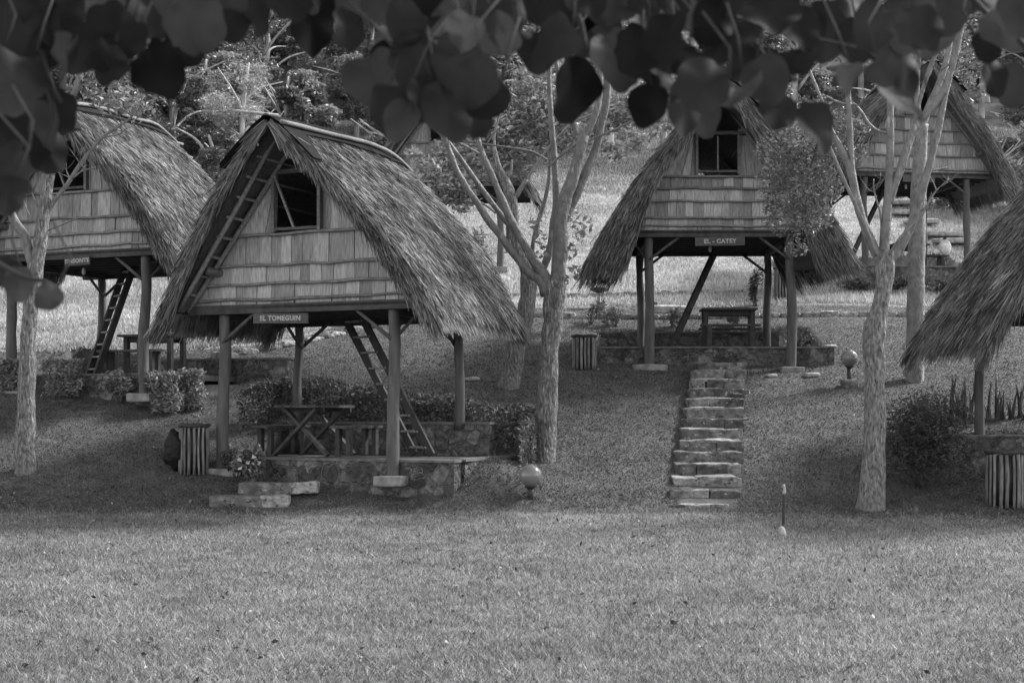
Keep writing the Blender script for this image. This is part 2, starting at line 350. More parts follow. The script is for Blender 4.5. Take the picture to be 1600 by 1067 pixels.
# tall meadow grass up the hill
x, y = view_pts(420000, 27.0, 66, 2.5, power=1.3)
k = (y > meadow_d(x)+0.3*np.sin(x)) & ~in_cut(x, y); x, y = x[k], y[k]; n = len(x)
grass('meadow_grass', 'tall pale sunlit meadow grass on the hillside behind the huts', 'meadow', x, y, (0.05+0.10*rng.random(n))*(0.6+0.6*pn(x, y, 0.8)), 0.02+0.022*rng.random(n), 0.45,
      (0.5+0.8*rng.random(n))*(0.65+0.45*pn(x, y, 0.45, 2)+0.2*pn(x, y, 2.2, 1)))
x, y = view_pts(900, 8.5, 27, 0.5, power=1.2); k = ~in_cut(x, y); x, y = x[k], y[k]
g = G(); g.leaves(np.stack([x, y, terrain(x, y)+0.03], 1), 0.05, 'soil', rng.choice([0.5, 1.5, 2.5, 4.0], len(x)), 0.5, 0); tag(g.build('fallen_leaves'), 'dry fallen leaves scattered over lawn and bank', 'leaf litter', kind='stuff')
x, y = view_pts(5200, 8.2, 19.5, 0.8, power=1.3); cl = pn(x, y, 2.3, 5) > 0.55; x, y = x[cl], y[cl]; m_ = 7
x = np.repeat(x, m_)+rng.normal(size=len(x)*m_)*0.02; y = np.repeat(y, m_)+rng.normal(size=len(y)*m_)*0.02; n = len(x)
grass('lawn_tufts', 'longer grass tufts standing out of the mown lawn', 'lawn', x, y, 0.045+0.04*rng.random(n), 0.007+0.005*rng.random(n), 0.6, 0.5+1.1*rng.random(n))
# ------------------------------------------------------------------ huts
def roof_pt(side, t, v, P):
    """outer thatch surface: t 0 ridge..1 eave, v depth -> local point"""
    hw, Rr, E = P['hw'], P['R'], P['E']
    q = np.clip((v-P['vr'])/(P['vb']-P['vr']+1e-6), 0, 1)
    u = hw*t**0.97+P['bulge']*np.sin(math.pi*t)
    z = Rr-(Rr-E)*t+P['bulge']*np.sin(math.pi*t)
    z = z-P['drop']*q**2*(1-t)
    sag = 0.05*np.sin(v*1.3)
    return np.stack([side*(0.05+u), v, z+sag*(1-t)], -1)
def vfr(t, P): return P['vf0']+(P['vf1']-P['vf0'])*np.clip(t, 0, 1)**0.9
def vbk(t, P): return P['vb']+(P['vb1']-P['vb'])*np.clip(t, 0, 1)
def thatch_roof(g, P, H, n):
    nt_, nv = 14, 18
    up = np.array([0, 0, H])
    for side in (-1, 1):
        T = np.linspace(0, 1, nt_); S = np.linspace(0, 1, nv); TT, SS = np.meshgrid(T, S, indexing='ij')
        VV = vfr(TT, P)+(vbk(TT, P)-vfr(TT, P))*SS
        top = roof_pt(side, TT, VV, P)+up
        thick = P['th']*(0.6+0.5*TT)[..., None]
        nin = np.array([-side*0.8, 0, -0.6])
        bot = top+nin*thick
        bot[-1] = top[-1]+np.array([-side*0.16, 0, 0.03])
        V = np.concatenate([top.reshape(-1, 3), bot.reshape(-1, 3)]); Fc = []
        N0 = nt_*nv
        for i in range(nt_-1):
            for j in range(nv-1):
                a = i*nv+j; q = (a, a+nv, a+nv+1, a+1) if side > 0 else (a, a+1, a+nv+1, a+nv)
                Fc.append(q); Fc.append(tuple(N0+k for k in reversed(q)))
        for i in range(nt_-1):
            a = i*nv; Fc.append((a, N0+a, N0+a+nv, a+nv)); a = i*nv+nv-1; Fc.append((a, a+nv, N0+a+nv, N0+a))
        for j in range(nv-1):
            a = (nt_-1)*nv+j; Fc.append((a, N0+a, N0+a+1, a+1))
        g.add(V, Fc, 'thatch_core', 1.0, True)
        # strands over the slope
        def strands(t, s, lift, lenr, wr, tone, spread=0.22, off=0.0, segs=2):
            k = len(t); v = vfr(t, P)+(vbk(t, P)-vfr(t, P))*s
            p = roof_pt(side, t, v, P)+up; p2 = roof_pt(side, t+0.04, v, P)+up
            d = p2-p; d /= np.linalg.norm(d, axis=1)[:, None]
            nrm = np.cross(d, np.array([0, 1.0, 0]))*side; nrm /= np.linalg.norm(nrm, axis=1)[:, None]
            lat = np.array([0, 1.0, 0])
            dd = d+lat*(rng.normal(size=(k, 1))*spread+0.05)+nrm*lift[:, None]; dd /= np.linalg.norm(dd, axis=1)[:, None]
            Wv = np.cross(dd, nrm+0.9*rng.normal(size=(k, 3))*0.5); Wv /= np.linalg.norm(Wv, axis=1)[:, None]
            g.blades(p+nrm*(off+0.02*rng.random((k, 1))), dd, Wv, lenr, 'thatch', wr, tone, segs=segs, droop=0.10+0.25*np.clip(t-0.85, 0, 1)*4, tip=0.2)
        k = int(n*2.5); t = rng.random(k)**0.9*0.99; s = rng.random(k)
        # courses: strand roots bunch along rows
        t = np.clip((np.round(t*22)+rng.normal(size=k)*0.35)/22, 0.0, 1.0)
        tone = (0.16+1.55*rng.random(k)**1.8)*(0.75+0.5*pn(s*9, t*9, 1.7))
        strands(t, s, 0.06+0.22*rng.random(k), 0.11+0.17*rng.random(k), 0.008+0.018*rng.random(k), tone, 0.40)
        # hanging eave fringe
        k = n//4; t = 0.93+0.08*rng.random(k); s = rng.random(k)
        tone = 0.35+0.8*rng.random(k)
        strands(t, s, -0.05+0.25*rng.random(k), 0.14+0.20*rng.random(k), 0.015+0.025*rng.random(k), tone, 0.3, -0.08)
        # gable verges: bundles of strand ends lying down the slope on the cut edge
        for end in (0, 1):
            k = int(n*(0.42+0.5*P['fat'] if end == 0 else 0.25)); t = np.clip(rng.random(k)*1.02-0.02, 0, 1); t = np.clip((np.round(t*9)+rng.normal(size=k)*0.3)/9, 0, 1)
            v = (vfr(t, P) if end == 0 else vbk(t, P)); p = roof_pt(side, t, v, P)+up; p2 = roof_pt(side, t+0.04, v, P)+up
            d = p2-p; d /= np.linalg.norm(d, axis=1)[:, None]; nrm = np.cross(d, np.array([0, 1.0, 0]))*side
            dep = rng.random((k, 1)); out = (-1 if end == 0 else 1)
            p = p-nrm*dep*P['th']*(0.5+0.6*t[:, None])-np.array([side, 0, -0.25])*dep*P['th']*P['fat']*np.clip(t[:, None]-0.5, 0, 1)*1.6+np.array([0, out*1.0, 0])*(0.02+0.05*rng.random((k, 1)))
            dd = d+np.array([0, out, 0])*(0.10+0.16*rng.random((k, 1)))+nrm*(0.06+rng.normal(size=(k, 1))*0.15)-np.array([0, 0, 0.06])
            dd /= np.linalg.norm(dd, axis=1)[:, None]
            Wv = np.cross(dd, np.array([0, out, 0])+0.5*rng.normal(size=(k, 3))); Wv /= np.linalg.norm(Wv, axis=1)[:, None]
            g.blades(p, dd, Wv, 0.2+0.25*rng.random(k), 'thatch', 0.012+0.022*rng.random(k), 0.15+1.15*rng.random(k)**1.4, segs=2, droop=0.2, tip=0.2)
    return g
def text_mesh(body, size, depth, m, loc, parent, name='lettering'):
    cu = bpy.data.curves.new(name, 'FONT'); cu.body = body; cu.size = size; cu.extrude = depth; cu.offset = size*0.04
    cu.align_x = 'CENTER'; cu.align_y = 'CENTER'; cu.space_character = 1.12
    t = bpy.data.objects.new(name, cu); COL.objects.link(t)
    dg = bpy.context.evaluated_depsgraph_get(); me = bpy.data.meshes.new_from_object(t.evaluated_get(dg)); bpy.data.objects.remove(t)
    a = me.attributes.new('shade', 'FLOAT', 'POINT'); a.data.foreach_set('value', np.ones(len(me.vertices), np.float32))
    me.materials.clear(); me.materials.append(M[m]); o = bpy.data.objects.new(name, me); COL.objects.link(o)
    o.parent = parent; o.location = loc; o.rotation_euler = (R(90), 0, 0); return o
def hut(pos, ang, floor_z, zf, zb, label, text=None, n=9000, pw=2.72, D=2.6, rows=(0.0, 0.28, 0.55, 1.0), win=(-0.5, 0.28, 1.04, 1.86),
        topw=1.86, sign=None, ladder=True, seed=1, P=None, cross=False, stub=True, mullion=False, wt=0.0, apexw=2.48, hb=1.92):
    """pos = centre of the front wall on plan; local x right, y back, z up, z=0 at the front ground"""
    Q = dict(bulge=0.09, fat=0.0, hw=2.2, R=2.50, E=-0.14, vf0=-0.88, vf1=-0.3, vb=3.3, vb1=2.4, vr=2.4, drop=0.7, th=0.17)
    if P: Q.update(P)
    rs = random.Random(seed)
    t = thing('thatched_hut', label, 'hut', (pos[0], pos[1], zf), -ang, 'thatched A-frame huts on stilts')
    H = floor_z-zf
    rf = thatch_roof(G(), Q, H, n).build('roof', t)
    # black sheet over the ridge with its holding poles
    g = G(); vs = np.linspace(Q['vf0']-0.12, Q['vr']+0.5, 16); V = []; prof = [(-1, .24), (-1, .15), (-1, .05), (0, 0), (1, .05), (1, .15), (1, .24)]
    for layer in (0.05, 0.025):
        for v in vs:
            for (sd_, tt) in prof:
                p = roof_pt(sd_ if sd_ else 1, np.array(tt*(0.45+0.75*(v < -0.55)) if sd_ else 0.0), np.array(v), Q)
                if sd_ == 0: p = p*np.array([0, 1, 1])
                V.append(p+np.array([0, 0, H+layer+0.03+0.015*rs.random()]))
    m_ = len(prof); nn = len(vs)*m_; Fc = []
    for i in range(len(vs)-1):
        for j in range(m_-1):
            a = i*m_+j; Fc.append((a, a+1, a+m_+1, a+m_)); Fc.append((nn+a, nn+a+m_, nn+a+m_+1, nn+a+1))
    g.add(V, Fc, 'cloth', 1.0, True); rc = g.build('ridge_cover', rf)
    for sd_ in (-1, 1):
        g = G(); pts = [roof_pt(sd_, np.array(0.07+0.02*rs.random()), np.array(v), Q)+np.array([0, 0, H+0.14]) for v in np.linspace(Q['vf0']-0.15, Q['vr']+0.4, 7)]
        g.tube(pts, [0.034]*6+[0.02], 'batten', 7, 1.0, 0.12, seed, sub=3); g.build('ridge_pole', rf)
    # gable wall, boards in rows, both ends
    def gable(v0, out, rws, window, top):
        g = G(); ed = lambda zz: hb-zz*hb/apexw
        lv = list(rws)+[top]
        for i in range(len(lv)-1):
            z0, z1 = lv[i], lv[i+1]; x = -ed(z0)
            while x < ed(z0):
                w_ = rs.uniform(0.13, 0.27); a, b = x, min(x+w_-0.006, ed(z0)); x += w_
                segs = [(a, b)]
                if window and z1 > window[2]+0.02 and z0 < window[3]-0.02:
                    segs = [(a, min(b, window[0])), (max(a, window[1]), b)]
                for (a_, b_) in segs:
                    if b_-a_ < 0.01: continue
                    c0, c1 = max(a_, -ed(z0)), min(b_, ed(z0)); e0, e1 = max(a_, -ed(z1)), min(b_, ed(z1))
                    if c1-c0 < 0.01: continue
                    if e1 <= e0: e0 = e1 = (max(-ed(z1), min(a_, ed(z1))) if abs(a_) < abs(b_) else max(-ed(z1), min(b_, ed(z1))))
                    dv = rs.uniform(-0.012, 0.012); ti = rs.uniform(-.008, .008); y0 = v0+out*(0.0+dv); y1 = y0-out*0.025; zt = z1+0.02; zb_ = z0-0.01
                    V = [(c0, y0+out*0.015+ti, zb_+H), (c1, y0+out*0.015, zb_+H), (e1, y0-ti, zt+H), (e0, y0, zt+H), (c0, y1, zb_+H), (c1, y1, zb_+H), (e1, y1, zt+H), (e0, y1, zt+H)]
                    g.add(V, np.array([(0, 1, 2, 3), (7, 6, 5, 4), (0, 4, 5, 1), (1, 5, 6, 2), (2, 6, 7, 3), (3, 7, 4, 0)]), 'board', rs.uniform(0.6, 1.25))
        return g
    wl = gable(0.02, -1, rows, win, topw).build('gable_wall', t)
    gable(D+0.15, 1, (0.0, 0.5, 1.0), (-0.35, 0.4, 0.9, 1.7), 2.1).build('back_wall', t)
    lv = list(rows)[1:]+[0.06]
    for zz in lv:
        e = hb-zz*hb/apexw
        if zz > win[2]+0.1: segs = [(-e, win[0]), (win[1], e)]
        else: segs = [(-e-0.03, e+0.03)]
        for (a, b) in segs:
            g = G(); k = max(3, int((b-a)/0.35)); pts = [(a+(b-a)*i/k, -0.035+rs.uniform(-.004, .004), zz+H+rs.uniform(-.016, .016)) for i in range(k+1)]
            g.tube(pts, [rs.uniform(0.018, 0.027) for _ in pts], 'batten', 7, rs.uniform(.8, 1.2), 0.15, seed, sub=3); g.build('wall_batten', wl)
    # window frame
    x0, x1, z0, z1 = win
    g = G()
    g.box(((x0), -0.03, (z0+z1)/2+H), (0.05, 0.09, z1-z0+0.06), 'batten', shade=0.8); g.box(((x1), -0.03, (z0+z1)/2+H), (0.05, 0.09, z1-z0+0.06), 'batten', shade=0.8)
    g.box(((x0+x1)/2, -0.03, z1+H+0.03), (x1-x0+0.05+2*wt, 0.10, 0.06), 'batten', shade=0.5)
    g.box(((x0+x1)/2, -0.025, z0+H+0.02), (x1-x0-0.05, 0.08, 0.04), 'batten', shade=0.5)
    if mullion: g.box(((x0+x1)/2, -0.03, (z0+z1)/2+H), (0.03, 0.05, z1-z0-0.06), 'batten', shade=0.9)
    else: g.bar((x0+0.02, -0.06, z1+H), (x0+0.36, -0.06, z0+H+0.03), 0.035, 0.03, 'batten', 1.2)
    g.build('window_frame', t)
    # rafters along the verge and purlins under the overhang
    ex = lambda zz: hb-zz*hb/apexw
    for sd_ in (-1, 1):
        for (vv, rr) in ((-0.06, 0.032), (-0.42, 0.03)):
            f = 1.0 if vv > -0.2 else 0.90
            g = G(); g.tube([(sd_*(ex(-0.1)+0.0)*1.0, vv if vv > -.2 else vv+0.12, H-0.1), (sd_*ex(1.1)+rs.uniform(-.02, .02), vv, H+1.1), (sd_*0.03, vv-0.12*(vv < -.2), H+apexw-0.04)], rr*1.15, 'batten', 8, 1.0, 0.1, seed, sub=4); g.build('rafter', t)
        for k in range(9):
            zz = 0.12+k*0.27; e = ex(zz)+0.02; tt = 1-(zz-Q['E'])/(Q['R']-Q['E'])
            g = G(); g.tube([(sd_*e, float(vfr(np.array(tt), Q))+0.1, H+zz+0.02), (sd_*e, 2.9, H+zz+0.02)], 0.024, 'batten', 6, 0.9, 0.05, seed); g.build('purlin', t)
    if stub:
        for sd_ in (-1, 1):
            g = G(); g.tube([(sd_*(ex(0.47)-0.08), -0.30, H+0.47), (sd_*(ex(0.47)-0.08), D+0.2, H+0.47)], 0.062, 'darkpost', 10, 1.3, 0.05, seed); g.build('wall_plate', t)
    # floor: edge beams, joists, boards
    g = G(); g.box((0, D/2+0.05, H-0.065), (2*hb-0.04, D+0.25, 0.04), 'darkwood'); g.build('floor', t)
    g = G(); g.bar((-hb-0.06, -0.03, H-0.085), (hb+0.06, -0.03, H-0.085), 0.09, 0.13, 'darkwood', 1.3); g.build('floor_beam', t)
    g = G(); g.bar((-hb-0.04, D+0.10, H-0.14), (hb+0.04, D+0.10, H-0.14), 0.09, 0.15, 'darkwood'); g.build('floor_beam', t)
    for sd_ in (-1, 1):
        g = G(); g.bar((sd_*pw/2, 0.03, H-0.16), (sd_*pw/2, D+0.04, H-0.16), 0.11, 0.14, 'darkwood'); g.build('floor_beam', t)
    for k in range(7):
        yy = 0.35+k*(D-0.5)/6; g = G(); g.bar((-hb+0.05, yy, H-0.115), (hb-0.05, yy, H-0.115), 0.05, 0.06, 'darkwood', 0.8); g.build('joist', t)
    # posts, footings, braces
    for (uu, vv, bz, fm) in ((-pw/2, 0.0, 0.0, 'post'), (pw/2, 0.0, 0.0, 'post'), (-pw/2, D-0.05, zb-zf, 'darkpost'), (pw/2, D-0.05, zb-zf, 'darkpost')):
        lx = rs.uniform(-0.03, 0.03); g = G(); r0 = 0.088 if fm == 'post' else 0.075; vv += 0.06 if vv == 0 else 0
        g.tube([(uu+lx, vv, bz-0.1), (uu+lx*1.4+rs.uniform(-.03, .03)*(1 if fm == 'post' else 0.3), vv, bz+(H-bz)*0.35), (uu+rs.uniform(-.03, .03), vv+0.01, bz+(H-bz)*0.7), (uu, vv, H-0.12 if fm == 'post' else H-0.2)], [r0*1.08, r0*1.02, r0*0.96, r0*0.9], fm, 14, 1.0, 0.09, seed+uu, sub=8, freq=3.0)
        po = g.build('post', t)
        if fm == 'post':
            g = G(); g.rock((uu+lx, vv-0.03, -0.02), (0.62, 0.42, 0.26) if uu < 0 else (0.44, 0.40, 0.15), 'cap', 0.08, seed+int(uu*3), 0.1, 1.7, n=8, pw=14); g.build('footing', po)
        ix = -1 if uu > 0 else 1; iv = 1 if vv < 1 else -1; zt = H-0.15
        g = G(); g.tube([(uu, vv-0.05*iv, zt-0.42), (uu+ix*0.56, vv-0.05*iv, zt-0.0)], 0.028, fm, 7, 0.9, 0.08, seed, sub=3); g.build('brace', t)
        g = G(); g.tube([(uu+0.05*ix, vv, zt-0.42), (uu+0.05*ix, vv+iv*0.5, zt-0.02)], 0.026, fm, 7, 0.8, 0.08, seed, sub=3); g.build('brace', t)
        if fm == 'post':
            g = G(); g.tube([(uu-0.06*ix, vv, zt-0.38), (uu-ix*0.30, vv+0.3, zt+0.02)], 0.024, fm, 7, 0.7, 0.08, seed, sub=3); g.build('brace', t)
    if text:
        su, sw, sh, sz_, tilt = sign
        g = G(); g.box((0, 0, 0), (sw, 0.03, sh), 'sign'); s_ = g.build('name_sign', t); s_.location = (su, -0.11, H+sz_); s_.rotation_euler = (0, R(tilt), 0)
        text_mesh(text, sh*0.68, 0.004, 'letter', (0, -0.018, 0), s_)
    # hanging bulb under the floor
    if not cross:
        g = G(); g.tube([(-0.12, 0.4, H-0.1), (-0.12, 0.4, H-0.26)], 0.006, 'metal', 5); g.tube([(-0.12, 0.4, H-0.26), (-0.12, 0.4, H-0.31), (-0.12, 0.4, H-0.36), (-0.12, 0.4, H-0.385)], [0.02, 0.035, 0.032, 0.01], 'pale', 8, sub=2); g.build('light_bulb', t)
    else:
        g = G(); g.tube([roof_pt(-1, np.array(0.03), np.array(-0.85), Q)+np.array([0.25, 0, H+0.13]), (-0.42, -1.25, H+2.56)], [0.024, 0.02], 'batten', 7, 1.5, 0.1, 3, sub=4); g.build('ridge_stick', rf)
        g = G(); g.tube([(-0.28, -0.9, H+2.45), (-0.15, -0.95, H+2.1)], [0.018, 0.012], 'batten', 6, 1.6, 0.1, 3, sub=3); g.build('loose_stick', rf)
    return t
hut(H2, A2, 1.56, -0.98, -0.20, 'large nearest thatched A-frame hut on grey posts with the EL TOMEGUIN board', 'EL TOMEGUIN', n=15000, pw=2.86, D=2.15,
    sign=(-0.33, 0.93, 0.145, -0.24, 1.2), seed=2, cross=True, wt=0.4)
hut(H1, A1, 2.72, 0.22, 0.60, 'thatched hut at the left with the SINSONTE board, sunlit ridge behind the forked trunk', 'SINSONTE', n=12000, pw=2.85, P=dict(vb=3.0, vb1=2.0, vr=2.2),
    sign=(0.16, 0.52, 0.145, -0.20, -1.5), seed=3, wt=0.3)
hut(H3, A3, 3.36, 0.74, 1.30, 'thatched hut above the stone stairs with the EL CATEY board', 'EL - CATEY', n=12000, pw=2.62, rows=(0.0, 0.22, 0.52, 0.76, 0.98),
    sign=(0.0, 0.92, 0.16, -0.24, -1.0), seed=4, mullion=True, win=(-0.42, 0.36, 1.05, 1.75), topw=1.85, hb=1.8, P=dict(fat=1.5, hw=2.35, E=-0.50, vf1=-0.25, R=2.62, th=0.34, vb1=3.1), wt=0.2)
hut(H4, A4, 6.02, 3.35, 3.5, 'thatched hut uphill at the right with the COC board, partly behind the many-limbed tree', 'COC', n=8000, rows=(0.0, 0.4, 0.72, 1.05, 1.4, 1.7),
    sign=(0.0, 0.85, 0.17, -0.2, 0), seed=5, win=(-0.3, 0.3, 1.45, 2.0), topw=2.05, hb=2.1, P=dict(fat=0.8, hw=2.5, E=-0.35, R=2.6, th=0.3), mullion=True)
hut(H5, A5, 1.56, -1.15, -0.42, 'thatched hut cut by the right edge of the picture, only its left slope showing', None, n=12000, seed=6, P=dict(hw=2.3, E=-0.5, vf1=-0.3, vb1=2.8, R=2.6))
hut(H6, A6, 6.1, 3.75, 3.9, 'distant thatched hut on the meadow half hidden behind leafy branches', None, n=4000, seed=8, rows=(0.0, 0.35, 0.7, 1.05), P=dict(R=2.6))
# ------------------------------------------------------------------ ladders
def ladder(name_label, a0, a1, b0, b1, nr, rungtone=4.5):
    a0, a1, b0, b1 = map(Vector, (a0, a1, b0, b1)); base = (a1+b1)/2
    t = thing('ladder', name_label, 'ladder', base, 0, 'ladders up to the huts')
    for (p, q) in ((a0, a1), (b0, b1)): g = G(); g.bar(p-base, q-base, 0.055, 0.11, 'darkwood', 0.7); g.build('rail', t)
    for k in range(nr):
        f = (k+0.55)/nr; g = G(); g.bar(a0.lerp(a1, f)-base, b0.lerp(b1, f)-base, 0.09, 0.03, 'darkwood', rungtone); g.build('rung', t)
def z_at(py, d): return (HOR-py)/F*d
def ladder_px(label, top, bot, zt, zb, nr, w=(0.30, -0.36)):
    """top/bot = (px, d) of the left rail; w = offset of the other rail on plan"""
    X = lambda px, d: (px-800)/F*d
    a0 = Vector((X(*top), top[1], zt)); a1 = Vector((X(*bot), bot[1], zb)); o = Vector((w[0], w[1], 0))
    ladder(label, a0, a1, a0+o, a1+o*0.93, nr)
ladder_px('dark wooden ladder leaning right down to the terrace of the nearest hut', (536, 22.3), (648, 21.75), 1.5, -0.68, 9)
ladder_px('dark wooden ladder leaning left under the left hut behind the forked trunk', (196, 26.0), (138, 25.4), 2.62, 0.62, 9, (0.27, -0.38))
ladder_px('steep dark ladder seen edge on under the hut above the stone stairs', (1117, 28.6), (1047, 27.6), 3.2, 1.18, 8, (0.07, 0.46))
ladder_px('dark ladder leaning left under the uphill right hut', (1383, 37.6), (1318, 36.8), 5.9, 3.5, 8, (0.07, 0.46))
# ------------------------------------------------------------------ terraces (rubble walls with cement caps)
def wall_seg(g, a, b, z0, z1, th=0.22, seed=0, cap=0.035):
    a = Vector((a[0], a[1], 0)); b = Vector((b[0], b[1], 0)); d = b-a; L = d.length; d.normalize(); nrm = Vector((d.y, -d.x, 0))
    n = max(2, int(L/0.10)); nz = max(2, int((z1-z0)/0.08)); V = []; Fc = []
    for k in range(n+1):
        p = a+d*(L*k/n)
        ring = [(th/2, z0+(z1-z0)*i/nz) for i in range(nz+1)]+[(-th/2, z1-(z1-z0)*i/nz) for i in range(nz+1)]
        for (o, z) in ring:
            q = p+nrm*o; q = Vector((q.x, q.y, z)); dsp = mnoise.noise(q*5+Vector((seed, 0, 0)))*0.03
            V.append(q+nrm*dsp*(1 if o > 0 else -1))
    m_ = 2*(nz+1)
    for k in range(n):
        for i in range(m_): Fc.append((k*m_+i, k*m_+(i+1) % m_, (k+1)*m_+(i+1) % m_, (k+1)*m_+i))
    Fc.append(tuple(range(m_-1, -1, -1))); Fc.append(tuple(n*m_+i for i in range(m_)))
    g.add(V, Fc, 'stone', 1.0)
    if cap:
        c0 = a-d*0.02; c1 = b+d*0.02
        g.bar((c0.x, c0.y, z1+cap/2-0.005), (c1.x, c1.y, z1+cap/2-0.005), th+0.05, cap, 'cap', 1.0)
def terrace(pos, ang, u0, u1, v0, v1, ztop, zbase, zback, label, back=None, sides=(), ext=None):
    t = thing('stone_terrace', label, 'terrace', (pos[0], pos[1], zbase), -ang, 'stone terraces under the huts')
    z = lambda q: q-zbase
    g = G(); wall_seg(g, (u0, v0), (u1, v0), -0.3, z(ztop)-0.03, 0.24, u0); g.build('front_wall', t)
    if back: g = G(); wall_seg(g, (back[0], v1), (back[1], v1), z(ztop)-0.3, z(zback), 0.24, u1); g.build('back_wall', t)
    for (uu, za, zb_) in sides:
        g = G(); wall_seg(g, (uu, v0+0.13), (uu, v1-0.13), -0.2, z(za), 0.2, uu); g.build('side_wall', t)
    g = G(); g.box(((u0+u1)/2, (v0+v1)/2, z(ztop)-0.06), (u1-u0-0.26, v1-v0-0.26, 0.1), 'cap', shade=0.6); g.build('paving', t)
    return t
terrace(H2, A2, -1.55, 2.35, 0.24, 2.2, -0.70, -1.15, -0.22, 'rubble stone terrace under the nearest hut', back=(-1.6, 1.98), sides=((2.3, -0.72, 0),))
terrace(H1, A1, -2.2, 1.65, 0.35, 2.8, 0.62, 0.15, 0.92, 'rubble stone terrace under the left hut behind clipped bushes', back=(-1.1, 2.6))
terrace(H3, A3, -2.2, 2.2, 0.42, 3.0, 1.19, 0.70, 1.58, 'rubble stone terrace at the head of the long stone stairs', back=(-2.2, 1.6))
terrace(H4, A4, -2.9, 2.2, -0.1, 3.3, 3.62, 2.9, 3.75, 'rubble stone terrace under the uphill right hut', back=None)
terrace(H5, A5, -2.0, 2.3, 0.25, 2.55, -1.14, -1.4, -0.43, 'dark stone terrace at the right edge under the cut-off hut', back=(-2.05, 2.3))
# ------------------------------------------------------------------ tables and benches
def table(pos, ang, zf, w_, l_, h, label, xlegs=False):
    """w_ across local x, l_ along local y"""
    t = thing('picnic_table', label, 'table', (pos[0], pos[1], zf), -ang, 'dark picnic tables on the terraces')
    g = G(); nb = 5; bw_ = w_/nb
    for k in range(nb): g.box((-w_/2+bw_*(k+0.5), 0, h-0.02), (bw_-0.008, l_, 0.04), 'darkwood', shade=1.4+0.2*(k % 2))
    g.build('table_top', t)
    for sy in (-1, 1):
        yy = sy*(l_/2-0.18)
        if xlegs:
            for sx in (-1, 1):
                g = G(); g.bar((-sx*w_*0.40, yy+sx*0.025, h-0.05), (sx*w_*0.62, yy+sx*0.025, 0.0), 0.045, 0.10, 'darkwood', 1.4, up=(0, 1, 0.01)); g.build('leg', t)
            g = G(); g.bar((-w_*0.5, yy+0.065, h-0.07), (w_*0.5, yy+0.065, h-0.07), 0.035, 0.07, 'darkwood', 1.1); g.build('cross_bar', t)
        else:
            for sx in (-1, 1): g = G(); g.box((sx*(w_/2-0.08), yy, (h-0.04)/2), (0.085, 0.085, h-0.04), 'darkwood', shade=1.1); g.build('leg', t)
            g = G(); g.box((0, yy, h-0.09), (w_-0.26, 0.03, 0.10), 'darkwood'); g.build('apron', t)
    return t
def bench(pos, ang, zf, w_, l_, h, label):
    t = thing('bench', label, 'bench', (pos[0], pos[1], zf), -ang, 'dark benches on the terraces')
    g = G(); g.box((-w_/4, 0, h-0.02), (w_/2-0.006, l_, 0.04), 'darkwood', shade=1.6); g.box((w_/4, 0, h-0.02), (w_/2-0.006, l_, 0.04), 'darkwood', shade=1.4); g.build('seat', t)
    for sy in (-1, 1):
        for sx in (-1, 1): g = G(); g.box((sx*(w_/2-0.05), sy*(l_/2-0.16), (h-0.04)/2), (0.07, 0.09, h-0.04), 'darkwood', shade=1.2); g.build('leg', t)
    return t
def loc(Hp, ang, u, v): return (Hp[0]+u*math.cos(ang)+v*math.sin(ang), Hp[1]-u*math.sin(ang)+v*math.cos(ang))
table(loc(H2, A2, -0.60, 1.25), A2+R(0), -0.69, 0.74, 1.15, 0.76, 'dark picnic table with crossed legs under the nearest hut', True)
bench(loc(H2, A2, -1.22, 1.3), A2, -0.69, 0.28, 1.25, 0.45, 'dark bench left of the cross-legged table under the nearest hut')
bench(loc(H2, A2, 0.18, 1.2), A2, -0.69, 0.28, 1.1, 0.45, 'dark bench between the cross-legged table and the ladder under the nearest hut')
table(loc(H1, A1, 0.38, 1.75), A1, 0.63, 1.1, 0.75, 0.72, 'dark square-legged table under the left hut')
bench(loc(H1, A1, 0.35, 1.1), A1+R(90), 0.63, 0.28, 1.3, 0.43, 'dark bench in front of the table under the left hut')
table(loc(H3, A3, 0.40, 1.75), A3, 1.20, 1.08, 0.7, 0.80, 'dark square-legged table under the hut above the stone stairs')
bench(loc(H3, A3, 0.36, 1.12), A3+R(90), 1.20, 0.26, 1.15, 0.46, 'long dark bench on the near side of the table above the stone stairs')
bench(loc(H3, A3, 0.52, 2.4), A3+R(90), 1.20, 0.26, 1.25, 0.46, 'long dark bench on the far side of the table above the stone stairs')
table(loc(H4, A4, 0.4, 1.6), A4, 3.63, 1.0, 0.8, 0.72, 'dark table under the uphill right hut behind the tree trunks')
bench(loc(H4, A4, 0.95, 1.2), A4+R(90), 3.63, 0.3, 0.8, 0.42, 'short dark bench right of the table under the uphill right hut')
